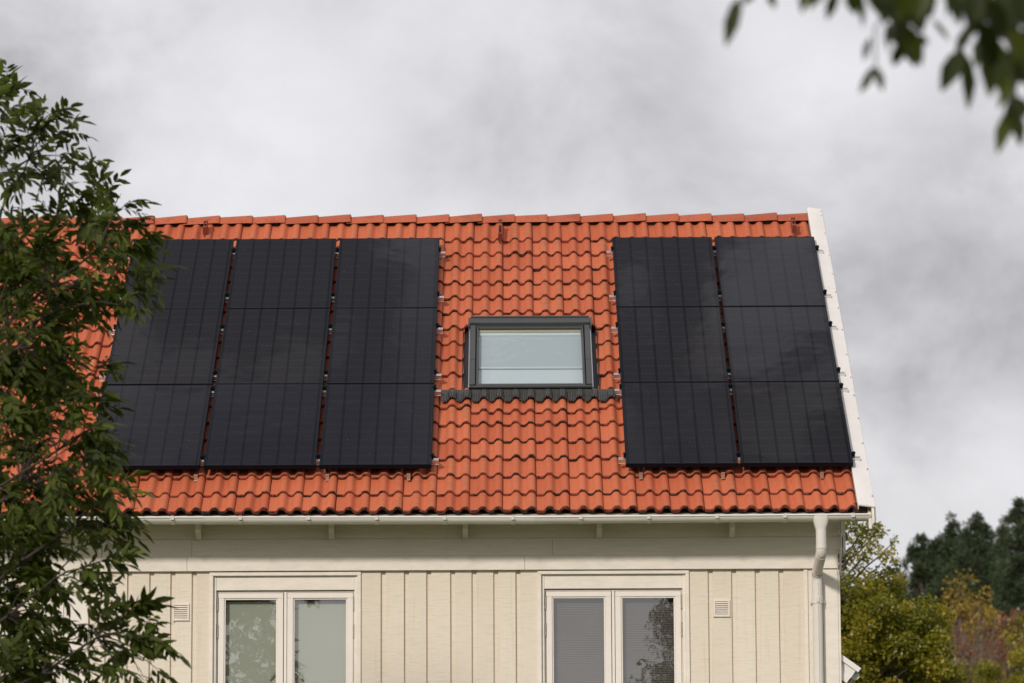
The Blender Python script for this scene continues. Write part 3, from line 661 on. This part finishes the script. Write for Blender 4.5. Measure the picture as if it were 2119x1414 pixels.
# ------------------------------------------------------------------ solar panels
PT = 1.672; SB = .668; HP = .130; ROT = Euler((AL, 0, 0))
frame_mb = MB(); T_ = .042
frame_mb.box(0, CW, 0, .011, -T_, .0, bev=.001); frame_mb.box(0, CW, CH-.011, CH, -T_, 0, bev=.001); frame_mb.box(0, .011, .0112, CH-.0112, -T_, 0, bev=.001); frame_mb.box(CW-.011, CW, .0112, CH-.0112, -T_, 0, bev=.001)
frame_mb.box(.011, CW-.011, .011, CH-.011, -.012, -.006)
cell_mb = MB(); cell_mb.add([(-.009, -.009, 0), (CW-.027, -.009, 0), (CW-.027, CH-.027, 0), (-.009, CH-.027, 0)], [(0, 1, 2, 3)])
src = None; rown = ['bottom', 'middle', 'top']
for arr, xs_, names in (('left', [-.735-CW-(CW+.0347)*k for k in (2, 1, 0)], ['left', 'centre', 'right']), ('right', [1.027, 1.027+1.045], ['left', 'right'])):
    wpan = CW if arr == 'left' else CW-.004
    for r in (2, 1, 0):
        for c, x in enumerate(xs_):
            lab = f'black solar panel, {rown[r]} row, ' + (f'{names[c]} column of the nine-panel array' if arr == 'left' else f'{names[c]} column of the six-panel array by the white verge')
            o = empty('solar_panel', R(x, SB+PT*r, HP), lab, 'solar panel', 'solar panels on the tiled roof'); o.rotation_euler = ROT
            o.rotation_euler.x += RNG.normal(0, .0012); o.rotation_euler.y += RNG.normal(0, .0012)
            if src is None:
                fr = frame_mb.build('frame', 'black_frame', None, origin=(0, 0, 0)); gl = cell_mb.build('cell_glass', 'cells', None, origin=(0, 0, 0)); gl.location = (.020, .020, -.0015); src = (fr, gl)
            else: fr, gl = src[0].copy(), src[1].copy(); COL.objects.link(fr); COL.objects.link(gl)
            fr.parent = o; gl.parent = o
# mounting rails
ord_ = ['topmost', 'second', 'third', 'fourth', 'fifth', 'lowest']
for arr, xa, xb in (('left', -3.925, -.672), ('right', .965, 3.165)):
    gaps = [-.735-CW-.0347/2-(CW+.0347)*k for k in (0, 1)] if arr == 'left' else [1.027+CW+.014]
    for i, s in enumerate((5.40, 4.335, 3.605, 2.585, 2.245, .84)):
        o = empty('mounting_rail', R(xa, s, .048), f'{ord_[i]} aluminium rail under the ' + ('nine-panel array' if arr == 'left' else 'six-panel array'), 'mounting rail', 'aluminium rails under the panels'); o.rotation_euler = ROT
        L = xb-xa; mb = MB()
        mb.box(0, L, -.019, .019, .006, .024, bev=.001); mb.box(0, L, -.020, -.004, .0245, .046, bev=.001); mb.box(0, L, .004, .020, .0245, .046, bev=.001); mb.box(0, L, -.022, .022, -.001, .0055, bev=.001)
        WL[o] = Vector((0, 0, 0)); p = mb.build('rail_profile', 'alu', o, origin=(0, 0, 0))
        for e in (.062-.0, L-.062):
            sg = -1 if e < L/2 else 1; mb = MB(); ex = e+sg*.002
            mb.box(ex-.014, ex+.014, .002, .035, .047, .079, bev=.003); mb.box(ex-.018*1, ex+.018, .000, .037, .0792, .088, bev=.003); mb.tube([(ex, .018, .088), (ex, .018, .096)], .008, 8)
            mb.build('end_clamp', 'black_frame', o, origin=(ex, 0, .05))
        for g in gaps:
            ex = g-xa; mb = MB(); mb.box(ex-.013, ex+.013, .004, .034, .047, .080, bev=.002); mb.box(ex-.024, ex+.024, .002, .036, .0845, .090, bev=.001); mb.tube([(ex, .018, .09), (ex, .018, .098)], .008, 8)
            mb.build('mid_clamp', 'black_frame', o, origin=(ex, 0, .05)); mb = MB(); mb.box(ex-.008, ex+.008, -.016, .002, .0465, .052, bev=.002); mb.tube([(ex, -.010, .052), (ex, -.010, .058)], .005, 6); mb.build('clamp_bolt', 'steel_hook', o, origin=(ex, 0, .05))
        if i == 5:
            hooks = [-2.873, -1.681, -.944] if arr == 'left' else [1.163, 1.908, 2.805]
            for hx in hooks:
                ex = hx-xa; mb = MB(); mb.box(ex-.017, ex+.017, -.190, .02, -.010, -.002, bev=.001); mb.box(ex-.018, ex+.018, -.200, -.1905, -.050, -.0, bev=.001); mb.box(ex-.017, ex+.017, -.230, -.2005, -.050, -.044, bev=.001); mb.build('roof_hook', 'steel_hook', o, origin=(ex, 0, 0))

# ------------------------------------------------------------------ foliage helpers
def unit(a): return a/np.maximum(np.linalg.norm(a, axis=-1, keepdims=True), 1e-9)
def leaves(base, dirs, nrm, L, W, bend=.12):
    """pointed leaflets: 8 points, 6 quads/tris each as quads; returns V, F"""
    n = len(base); d = unit(dirs); s = unit(np.cross(d, nrm)); u = unit(np.cross(s, d)); L = L[:, None]; W = W[:, None]
    ts = [0, .22, .55, .82, 1.0]; ws = [.04, .40, .50, .25, .0]; pts = []
    for t, w_ in zip(ts, ws):
        c = base+d*L*t-u*L*bend*t*t
        pts.append(c-s*W*w_+u*W*w_*.35); pts.append(c+s*W*w_+u*W*w_*.35) 
        pts.append(c)
    V = np.stack(pts, 1)         # n,15,3 (left,right,mid)
    f = []
    for k in range(4):
        a = k*3; b = (k+1)*3; f += [(a, a+2, b+2, b), (a+2, a+1, b+1, b+2)]
    F = (np.arange(n)[:, None, None]*15+np.array(f)[None]).reshape(-1, 4)
    return V.reshape(-1, 3), F
def quads(base, dirs, nrm, L, W):
    n = len(base); d = unit(dirs); s = unit(np.cross(d, nrm)); L = L[:, None]; W = W[:, None]
    V = np.stack([base, base+d*L*.5-s*W*.5, base+d*L, base+d*L*.45+s*W*.5], 1).reshape(-1, 3)
    return V, np.arange(n*4).reshape(-1, 4)
def compound(base, dirs, L, lf=.105, wd=.031, pairs=4):
    """ash leaves: returns leaflet arrays and rachis polylines"""
    B, Dn, Nn, Ls, Ws = [], [], [], [], []; n = len(base); d = unit(dirs); g = np.array([0, 0, -1.0])
    szl = RNG.uniform(.72, 1.22, n)
    up0 = unit(np.array([0, 0, 1.0])+RNG.normal(0, .45, (n, 3))); s = unit(np.cross(d, up0)); u = unit(np.cross(s, d)); rach = []
    for k in range(pairs+1):
        t = (k+.9)/(pairs+.9); dd = unit(d+g*.55*t*t); c = base+d*(L*t)[:, None]+g*(L*.28*t*t)[:, None]; rach.append(c)
        sz = 1-.25*abs(t-.6)
        if k == pairs:
            B.append(c); Dn.append(dd+RNG.normal(0, .12, (n, 3))); Nn.append(u+RNG.normal(0, .25, (n, 3))); Ls.append(szl*lf*1.05*RNG.uniform(.8, 1.15, n)); Ws.append(szl*wd*RNG.uniform(.85, 1.15, n))
        else:
            for sg in (-1, 1):
                B.append(c); Dn.append(dd*.75+s*sg*.8+g*RNG.uniform(.05, .8, (n, 1))+RNG.normal(0, .16, (n, 3))); Nn.append(u+RNG.normal(0, .35, (n, 3))); Ls.append(szl*lf*sz*RNG.uniform(.75, 1.15, n)); Ws.append(szl*wd*RNG.uniform(.75, 1.2, n))
    return np.concatenate(B), np.concatenate(Dn), np.concatenate(Nn), np.concatenate(Ls), np.concatenate(Ws), np.stack([base]+rach, 1)
def curve(a, b, sag=.0, n=6, jit=.03):
    a, b = Vector(a), Vector(b); L = (b-a).length; out = []
    for i in range(n+1):
        t = i/n; p = a.lerp(b, t); p.z += sag*L*math.sin(t*pi); 
        if 0 < i < n: p += Vector(RNG.normal(0, jit*L/ n*1.5, 3).tolist())
        out.append(p)
    return out

# ------------------------------------------------------------------ ash tree at the left
AY = 25.0
ash = empty('ash_tree', (-4.9, AY, 0), 'tall dark green ash tree filling the left edge before the house', 'tree')
CL = [(8,165),(32,190),(10,235),(45,300),(15,320),(95,268),(120,258),(150,285),(85,325),(130,330),(60,370),(22,365),(180,352),(150,395),(205,395),(235,412),(190,430),(165,440),
 (262,440),(240,478),(190,478),(285,470),(125,470),(20,470),(60,500),(30,535),(95,520),(278,520),(300,505),(232,530),(180,555),(255,580),(300,565),(225,610),(140,560),(70,580),(20,595),(285,600),(262,640),
 (110,630),(50,640),(150,690),(90,700),(30,690),(165,735),(120,760),(60,760),(20,770),(160,800),(215,835),(100,825),(50,840),(150,870),(190,900),(20,890),(208,920),
 (90,910),(150,940),(200,960),(235,955),(225,1000),(250,1025),(190,1025),(120,1000),(50,970),(20,1030),(80,1050),(150,1060),(215,1070),(245,1090),(250,1130),(200,1130),(50,1110),(20,1140),(90,1120),(235,1165),(180,1190),(30,1200),(75,1215),
 (10,1280),(55,1300),(225,1235),(250,1262),(280,1275),(305,1310),(330,1330),(270,1320),(205,1300),(300,1350),(245,1360),(180,1355),(120,1350),(50,1370),(330,1385),(20,1390),(265,1395),(200,1400),(90,1395)]
DENSE = [(x, y) for x in range(5, 190, 30) for y in range(520, 1090, 36) if RNG.random() < .55]+[(x, y) for x in range(0, 125, 26) for y in range(1085, 1430, 34) if RNG.random() < .72]
cl3 = []
for (x, y) in CL: cl3.append((at(x-14, y-8, AY+RNG.normal(0, .30)), (5 if x > 130 else 7) if 440 < y < 1090 else 5, .15, x))
for (x, y) in DENSE: cl3.append((at(x+RNG.normal(0, 8), y+RNG.normal(0, 8), AY+RNG.uniform(.2, 1.3)), 4, .16, x))
for k in range(260):                                  # the rest of the crown, outside the picture
    a = RNG.uniform(0, 2*pi); r = RNG.uniform(.4, 2.1)**1.0; z = RNG.uniform(2.6, 8.8); sc_ = math.sqrt(max(0, 1-((z-5.4)/3.6)**2)); p = Vector((-5.6+r*cos(a)*sc_, AY+r*sin(a)*sc_*1.0, z))
    q = (p.x)/(p.y)*F_PX*1.0/cos(TH)*cos(TH)+1059.5
    if p.x/p.y < -.1330: cl3.append((p, 7, .22, -200))
tr = MB(); top = Vector((-5.3, AY, 8.3))
trunk_pts = [Vector((-4.9, AY, -.2)), Vector((-4.95, AY, 1.5)), Vector((-5.1, AY+.05, 3.2)), Vector((-5.15, AY, 5.0)), Vector((-5.3, AY-.05, 6.8)), top]
tr.tube(trunk_pts, [.19, .16, .13, .095, .055, .012], 12)
main = []
for (x, y, r_) in ((40, 720, .030), (200, 520, .022), (60, 330, .018), (170, 960, .026), (150, 1090, .024), (110, 1200, .022), (200, 1320, .02), (40, 1000, .024), (120, 640, .022), (230, 860, .016)):
    e = at(x, y, AY+RNG.normal(0, .2)); zs = e.z-RNG.uniform(.9, 1.5); sx_ = np.interp(zs, [-.2, 1.5, 3.2, 5, 6.8, 8.3], [-4.9, -4.95, -5.1, -5.15, -5.3, -5.3]); a = Vector((sx_, AY, max(1.2, zs)))
    pts = curve(a, e, -.05, 7, .05); tr.tube(pts, list(np.linspace(r_*1.2, r_*.35, len(pts))), 7); main.append(pts)
nodes = [p for pts in main for p in pts[2:]]+trunk_pts[2:]
Bs, Ds, Ls = [], [], []
for (c, n, rr, x) in cl3:
    near = min(nodes, key=lambda p: (p-c).length+max(0, p.x-c.x)*1.5+max(0, p.z-c.z)*.6)
    pts = curve(near, c, .04, 4, .05); tr.tube(pts, list(np.linspace(.0065, .003, len(pts))), 5, cap=False)
    out_ = (c-near).normalized() if (c-near).length > .05 else Vector((1, 0, 0))
    for k in range(n):
        t = RNG.uniform(.35, 1.0) if RNG.random() < .5 else 1.0; idx = t*(len(pts)-1); i0 = min(int(idx), len(pts)-2); p = pts[i0].lerp(pts[i0+1], idx-i0)
        if (p-c).length > rr*1.8: p = c+(p-c).normalized()*rr*1.5
        Bs.append(p); dv = np.array(out_)*.75+RNG.normal(0, .55, 3)+np.array([.22, -.1, .05]); Ds.append(dv); Ls.append(RNG.uniform(.15, .25))
Bs, Ds, Ls = np.array(Bs), np.array(Ds), np.array(Ls)
b, dd, nn_, l, w_, rach = compound(Bs, Ds, Ls, .108, .0335)
V, F = leaves(b, dd, nn_, l, w_)
nl = len(b); per = RNG.random(nl); leafv = np.tile(RNG.random(len(Bs)), 9)
var = np.repeat(np.clip(.55*leafv+.45*per, 0, 1), 15)
for r in rach[::1]: tr.tube([Vector(q) for q in r[::2]], .0016, 3, cap=False)
tr.build('trunk', 'bark', ash, smooth=60)
npmesh('crown', V, F, 4, 'ash', ash, var, smooth=False)

# ------------------------------------------------------------------ near branch top right
NY = 9.8
nt = empty('overhanging_tree', (3.3, NY, 0), 'out-of-focus tree whose leafy twigs hang into the top right corner', 'tree')
LF = [(1530,-6,1504,86,26),(1590,-20,1602,14,16),(1566,-30,1540,6,18),(1668,-30,1660,22,18),(1690,-30,1678,14,20),(1735,-25,1712,36,20),(1705,-30,1690,4,18),
 (1778,-20,1786,48,14),(1790,-30,1842,14,40),(1840,-30,1830,40,46),(1870,-30,1848,44,40),(1880,-20,1905,60,46),(1900,-30,1925,30,40),(1835,50,1862,92,24),(1862,30,1868,96,34),(1868,50,1905,128,36),(1800,78,1788,122,13),(1832,62,1838,100,10),
 (1808,138,1782,188,17),(1812,138,1826,184,16),(1868,84,1850,134,22),(1870,88,1893,134,24),(1950,-30,1962,30,30),(1975,-20,1990,40,16),
 (1990,104,1952,180,36),(1992,104,2006,216,38),(2012,50,1980,108,22),(2000,-30,2060,30,34),(2030,10,2012,70,24),(2040,0,2075,70,42),(2060,20,2110,90,44),(2024,40,2060,140,44),(2040,70,2050,190,40),(2070,90,2080,200,40),(2080,110,2119,170,26),
 (2106,150,2070,216,26),(2100,196,2080,250,16),(2104,200,2122,240,24),(2098,222,2066,306,32),(2100,224,2112,296,26),(2100,-20,2130,60,50),(2118,60,2140,130,44),(2085,-20,2060,24,30),(2120,110,2150,200,36),(1930,40,1962,80,10),(1905,70,1918,92,14),(2130,140,2150,260,30),(2060,150,2040,176,18),
 (2070,-30,2100,50,50), (1800,-30,1815,22,34), (1920,-30,1900,36,36), (1960,-30,1985,44,34), (1760,-30,1768,26,26), (2020,-30,2005,46,36), (1885,-34,1872,30,40), (2050,60,2020,130,34), (2119,80,2100,170,40), (2090,120,2060,170,30),(2010,-20,1985,22,26),(2090,60,2128,140,40),(2035,-25,2040,40,34),(1815,-25,1858,36,40),(1858,-25,1888,40,44)]
mbn = MB(); b, dd, l, w_ = [], [], [], []
for (x0, y0, x1, y1, wpx) in LF:
    dpt = NY+RNG.normal(0, .18); a = at(x0, y0, dpt); e = at(x1, y1, dpt+RNG.normal(0, .03)); b.append(a); dd.append(e-a); l.append((e-a).length*1.12); w_.append(wpx/F_PX*NY*1.28)
tw = [[(1470,-60),(1530,-10)], [(1560,-80),(1690,-30),(1780,-40),(1850,-20)], [(1850,-20),(1858,40),(1868,84)], [(1810,60),(1812,138)], [(1850,0),(1810,60)], [(2200,-60),(2060,-30),(2010,10),(1990,104)], [(2060,-30),(2080,60),(2095,140),(2104,200),(2098,224)], [(2200,-60),(1900,-70),(1560,-80),(1470,-60)], [(2040,0),(2040,80)]]
for t in tw:
    pts = [at(x, y, NY) for x, y in t]; mbn.tube(pts, .0028, 6)
for k in range(90):                                   # the rest of the branch above and to the right of the frame
    p = Vector((RNG.uniform(1.55, 4.6), NY+RNG.uniform(-.8, .8), RNG.uniform(3.6, 5.6)))
    if k % 3 == 0: p = Vector((RNG.uniform(.3, 1.6), NY+RNG.uniform(-.3, .3), RNG.uniform(4.35, 4.8)))
    root = p+Vector((.25, 0, .25)); mbn.tube([root, p], .003, 5); dv = Vector(RNG.normal(0, .6, 3).tolist())+Vector((-.3, 0, -.7))
    for j in range(9):
        b.append(p+dv*.02*j); dd.append(dv.normalized()+Vector(RNG.normal(0, .6, 3).tolist())); l.append(.1); w_.append(.033)
mbn.tube([(3.3, NY, -.2), (3.28, NY, 2.0), (3.1, NY, 4.0), (3.2, NY, 6.2)], [.17, .13, .09, .03], 10)
mbn.tube([(3.1, NY, 3.9), (2.4, NY, 4.5), (1.4, NY, 4.62), (.5, NY, 4.45)], [.05, .03, .015, .004], 8)
b = np.array([list(x) for x in b]); dd = np.array([list(x) for x in dd]); l = np.array(l); w_ = np.array(w_)
nr = np.tile(np.array([0, -1.0, .15]), (len(b), 1))+RNG.normal(0, .25, (len(b), 3))
V, F = leaves(b, dd, nr, l, w_, .05)
mbn.build('trunk', 'bark', nt, smooth=60); npmesh('crown', V, F, 4, 'near', nt, np.repeat(RNG.random(len(b)), 15))

# ------------------------------------------------------------------ background trees
def bg_tree(name, label, cat, base, clumps, lm, bm, leaf, wid, trunk_r, group=None, quadn=1.0, flat=.8, needles=False, limbs=True):
    t = empty(name, base, label, cat, group); mb = MB(); base = Vector(base)
    cs = [c[0] for c in clumps]; topz = max(c.z for c in cs); cx = sum(c.x for c in cs)/len(cs); cy = sum(c.y for c in cs)/len(cs)
    tp = [base-Vector((0, 0, .3)), base.lerp(Vector((cx, cy, topz)), .35)+Vector((.1, 0, 0)), base.lerp(Vector((cx, cy, topz)), .7), Vector((cx, cy, topz-.1))]
    mb.tube(tp, [trunk_r, trunk_r*.8, trunk_r*.5, trunk_r*.12], 8)
    B, Dd, Nn = [], [], []
    for (c, r, n) in clumps:
        if limbs:
            zt_ = max(base.z+.8, c.z-abs(c.x-cx)*.6-.25); f = min(1, max(0, (zt_-base.z)/(topz-base.z))); a = base.lerp(Vector((cx, cy, topz)), f)
            pts = curve(a, c, -.03, 4, .06); mb.tube(pts, list(np.linspace(trunk_r*.16, trunk_r*.04, 5)), 5, cap=False)
        n = int(n*quadn); g = RNG.normal(0, 1, (n, 3)); g = unit(g)*(RNG.random((n, 1))**.45)*np.array([r, r, r*flat])
        # finer sub clusters
        g += RNG.normal(0, .05*r, (n, 3)); B.append(np.array(c)+g)
        if needles: Dd.append(unit(g)*.8+np.array([0, 0, .45])+RNG.normal(0, .5, (n, 3)))
        else: Dd.append(unit(g)*.5+np.array([0, 0, -.25])+RNG.normal(0, .7, (n, 3)))
        Nn.append(np.array([0, -.4, .7])+RNG.normal(0, .8, (n, 3)))
    B, Dd, Nn = np.concatenate(B), np.concatenate(Dd), np.concatenate(Nn); n = len(B)
    cv = np.concatenate([np.full(int(c[2]*quadn), RNG.random()) for c in clumps])
    V, F = quads(B, Dd, Nn, leaf*RNG.uniform(.6, 1.25, n), wid*RNG.uniform(.7, 1.2, n))
    mb.build('trunk', bm, t, smooth=60); npmesh('crown', V, F, 4, lm, t, np.repeat(np.clip(.45*cv+.55*RNG.random(n), 0, 1), 4)); return t
MY = 56.0
cls = []
for (x, y, r, n) in [(1762,1085,.16,60),(1790,1092,.20,90),(1815,1100,.16,60),(1775,1118,.16,60),(1808,1128,.14,45),(1838,1150,.16,60),(1845,1175,.12,30),(1760,1150,.16,60),(1790,1150,.12,40),(1772,1185,.2,80),(1815,1190,.16,60),(1745,1200,.2,70),(1850,1120,.07,14),(1800,1215,.24,130),(1755,1235,.3,200)]:
    cls.append((at(x, y, MY+RNG.normal(0, .3)), r, n))
for x in range(1600, 1965, 26):
    for y in range(1225, 1500, 26):
        lim = np.interp(x, [1600, 1740, 1850, 1905, 1945, 1965], [1215, 1215, 1208, 1240, 1280, 1390])
        if y > lim and not (1790 < x < 1870 and 1385 < y < 1425): cls.append((at(x+RNG.normal(0, 7), y+RNG.normal(0, 7), MY+RNG.uniform(-1, 1.2)), .22, 170))
for k in range(60): a = RNG.uniform(0, 2*pi); r = RNG.uniform(0, 1.8); cls.append((Vector((4.3+r*cos(a), MY+.6+r*sin(a), RNG.uniform(2.6, 6.2))), .4, 90))
bg_tree('maple_tree', 'broad yellow-green tree just right of the house corner', 'tree', (4.2, MY, ground_h(4.2, MY)), cls, 'maple', 'bark', .062, .048, .14, quadn=2.0)

pines = [(1905, 1118, 118, 'shortest dark pine at the left end of the hilltop row'), (1968, 1092, 122, 'dark pine second from the left on the hill'), (2022, 1074, 120, 'tall dark pine in the middle of the hilltop row'),
         (1938, 1132, 127, 'low dark pine between the two leftmost pines'), (1995, 1108, 128, 'dark pine in the gap left of the tall middle one'), (2048, 1112, 129, 'dark pine in the gap right of the tall middle one'),
         (2082, 1092, 125, 'dark pine just left of the tallest one at the right edge'), (2112, 1042, 116, 'tallest dark pine cut by the right edge')]
for (x, y, Yp, lab) in pines:
    cls = []; bot_y = 1300
    for yy in range(y, bot_y, 17):
        t = (yy-y)/(bot_y-y); hw = (6+64*min(1, t*1.6)**1.0)*RNG.uniform(.6, 1.15)
        nn_ = 2+int(hw/11)
        for k in range(nn_):
            xx = x+RNG.uniform(-hw, hw) if k else x+RNG.normal(0, 3); cls.append((at(xx, yy+RNG.normal(0, 8), Yp+RNG.uniform(-.9, .9)*hw/67), RNG.uniform(.14, .30)*(1 if t > .1 else .6), 130 if t > .1 else 60))
    for q_ in range(9):
        sx_ = x+RNG.uniform(-44, 44); sy_ = y+14+abs(sx_-x)*1.1+RNG.uniform(-10, 12)
        for v_ in range(3): cls.append((at(sx_+RNG.normal(0, 1.5), sy_-v_*7, Yp), .12-.025*v_, 34-8*v_))
    for s_ in range(4): cls.append((at(x+RNG.normal(0, 7), y+RNG.uniform(-6, 26), Yp), .15, 60))
    bx = at(x, 1300, Yp).x
    bg_tree('pine_tree', lab, 'tree', (bx, Yp, ground_h(bx, Yp)), cls, 'pine', 'bark', .15, .045, .09, 'pines on the hilltop', needles=True, flat=.7)
def simple(name, label, cat, x, ytop, ybot, hwp, Yp, lm, bm, leaf=.1, dens=1, r=.3, tr_=.06, dropy=1440, n_=60, group=None):
    cls = []
    yy = ytop
    while yy < ybot:
        t = (yy-ytop)/(ybot-ytop); hw = hwp*(.25+.75*math.sin(min(1, t*1.1+.12)*pi*.75))
        for k in range(max(1, int(hw/14*dens))): cls.append((at(x+RNG.uniform(-hw, hw), yy+RNG.normal(0, 6), Yp+RNG.uniform(-.5, .5)), r*RNG.uniform(.7, 1.1), n_))
        yy += 15
    bx = at(x, 1400, Yp).x
    bg_tree(name, label, cat, (bx, Yp, ground_h(bx, Yp)), cls, lm, bm, leaf, leaf*.7, tr_, group)
simple('birch_tree', 'slim golden birch left of the two, before the pines', 'tree', 1985, 1205, 1290, 30, 100, 'gold', 'bark_pale', group='golden birches below the pines')
simple('birch_tree', 'golden birch with a bare pale trunk, right of the two', 'tree', 2022, 1228, 1330, 34, 98, 'gold', 'bark_pale', group='golden birches below the pines')
simple('rowan_shrub', 'rust-red shrub left of the bare pale stems', 'shrub', 1968, 1270, 1330, 26, 97, 'rust', 'bark_pale', .09, .5, n_=34)
simple('rowan_shrub', 'rust-brown bush on the slope below the tallest pine', 'shrub', 2090, 1262, 1380, 40, 96, 'rust', 'bark', .09, 1, n_=55)
simple('rowan_shrub', 'low rust bush between the pale stems', 'shrub', 2005, 1345, 1420, 34, 93, 'rust', 'bark', .09, .8, n_=45)
simple('hazel_shrub', 'olive green bush at the right edge above the yellow one', 'shrub', 2112, 1290, 1365, 26, 92, 'maple', 'bark', .09, 1, n_=70)
simple('hazel_shrub', 'wide yellow-green bush in the bottom right corner', 'shrub', 2085, 1368, 1450, 62, 86, 'maple', 'bark', .10, 1.3, n_=90)
simple('hazel_shrub', 'small yellow-green bush at the foot of the bare stems', 'shrub', 1975, 1385, 1450, 34, 84, 'maple', 'bark', .09, 1.2, n_=70)
STEM = [(1957,1330,1950,1430),(1975,1290,1968,1430),(1990,1320,1975,1430),(2008,1330,2004,1430),(2020,1300,2018,1430),(2034,1290,2036,1420),(2052,1310,2048,1430),(1940,1300,1932,1420)]
for i, (x0, y0, x1, y1) in enumerate(STEM):
    Yp = 95+RNG.uniform(-2, 2); a = at(x1, y1, Yp); a.z = ground_h(a.x, Yp); e = at(x0, y0, Yp); t = empty('bare_sapling', a, 'thin bare sapling on the brown slope below the golden birches', 'sapling', 'bare saplings on the slope')
    mb = MB(); pts = curve(a-Vector((0, 0, .2)), e, 0, 6, .04); mb.tube(pts, list(np.linspace(.04, .010, 7)), 6, cap=False); mb.build('stem', 'bark_pale', t)
    mb = MB()
    for k in range(16):
        q = pts[2+k % 4]; ln = RNG.uniform(.4, .9); v = Vector((RNG.normal(0, .5), RNG.normal(0, .3), 1)).normalized()*ln; mb.tube([q, q+v*.5, q+v], [.012, .008, .004], 4, cap=False)
    mb.build('twigs', 'bark_pale', t)
# undergrowth on the slope
n = 26000; X = RNG.uniform(2, 22, n); Yg = RNG.uniform(78, 128, n); Z = np.array([ground_h(a, b_) for a, b_ in zip(X, Yg)])+RNG.random(n)**2*1.3
V, F = quads(np.stack([X, Yg, Z], 1), np.array([0, 0, .8])+RNG.normal(0, .6, (n, 3)), RNG.normal(0, 1, (n, 3))+np.array([0, -.6, 0]), np.full(n, .28), np.full(n, .05))
und = npmesh('undergrowth', V, F, 4, 'rust', None, np.repeat(RNG.random(n)*.6, 4)); tag(und, 'brown bare undergrowth covering the slope', 'undergrowth', kind='stuff')
# far wooded ridge continuing behind the house
for k, bx in enumerate((-14, -6, 0.5, 8, 26, 34)):
    pass

# ------------------------------------------------------------------ neighbouring buildings
ax = empty('annex', (3.9, 35.6, 0), 'low annex with white barge boards behind the house corner', 'annex')
A0 = at(1738, 1354, 35.45); A1 = at(1780.5, 1384, 35.45); dv = (A1-A0).normalized(); nv = Vector((dv.z, 0, -dv.x)); apex = A0-dv*1.2
def slab(mb, p, q, off0, off1, y0, y1):
    a, b_, c, d_ = p+nv*off0, q+nv*off0, q+nv*off1, p+nv*off1
    if nv.z > 0: pass
    mb.add([(v.x, y, v.z) for y in (y0, y1) for v in (a, b_, c, d_)], [(0,1,2,3), (7,6,5,4), (0,4,5,1), (1,5,6,2), (2,6,7,3), (3,7,4,0)])
if nv.z > 0: nv = -nv
mb = MB(); slab(mb, apex, A1, 0, .045, 35.38, 35.47); slab(mb, apex, A1-dv*.025, .0455, .125, 35.405, 35.47); slab(mb, apex, A1-dv*.03, .1255, .185, 35.39, 35.45)
mb.build('barge_board', 'metal_white', ax)
mb = MB(); slab(mb, apex, A1+dv*.02, -.012, .03, 35.471, 42.0); mb.build('roof', 'cladding', ax)
mb = MB(); wx = A1.x-.075; mb.box(A0.x-1.6, wx, 35.7, 42, 0, A1.z-.10); mb.build('wall', 'trim', ax)
mb = MB(); mb.tube([(A1.x-.045, 35.48, A1.z-.06), (A1.x-.045, 42, A1.z-.06)], .04, 10); mb.build('gutter', 'gutter', ax, smooth=40)
rh_ = empty('neighbour_house', (6.2, 74, ground_h(6, 74)), 'distant house with a red tiled roof glimpsed through the trees', 'house')
p0 = at(1782, 1395, 70); gz_ = ground_h(6, 74)
mb = MB(); zt2 = p0.z; mb.add([(6.2, 68, zt2-1.5), (7.25, 68, zt2-1.5), (7.25, 70, zt2), (6.2, 70, zt2), (7.25, 72, zt2-1.5), (6.2, 72, zt2-1.5)], [(0, 1, 2, 3), (3, 2, 4, 5)], edge=0, prof=0, var=.5); mb.build('roof', 'ridge', rh_)
mb = MB(); mb.box(6.3, 7.1, 68.3, 71.7, gz_-.5, zt2-1.4); mb.add([(x, y, z) for x in (6.3, 7.1) for y, z in ((68.3, zt2-1.4), (70, zt2-.05), (71.7, zt2-1.4))], [(0, 1, 2), (5, 4, 3)]); mb.build('wall', 'trim', rh_)

# ------------------------------------------------------------------ trees behind the camera that the panes reflect
cls = []
for k in range(60):
    z = 3+5.9*(k/60); hw = max(.12, (9.0-z)*.28); a = RNG.uniform(0, 2*pi); cls.append((Vector((3.4+hw*cos(a)*.7, -9+hw*sin(a)*.7, z)), .38 if z < 8 else .2, 120))
bg_tree('spruce_tree', 'dark spruce across the garden, mirrored in the right window', 'tree', (3.55, -9, 0), cls, 'dark_green', 'bark', .16, .05, .12, needles=True)
cls = []
for k in range(36):
    a = RNG.uniform(0, 2*pi); r = RNG.uniform(.2, 1.3); cls.append((Vector((3.0+r*.7*cos(a), -3+r*.7*sin(a), RNG.uniform(4.0, 6.3))), .30, 150))
bg_tree('willow_tree', 'loose grey-green willow mirrored in the right window', 'tree', (3.0, -3, 0), cls, 'ash', 'bark', .16, .035, .1, needles=False, flat=1.4)
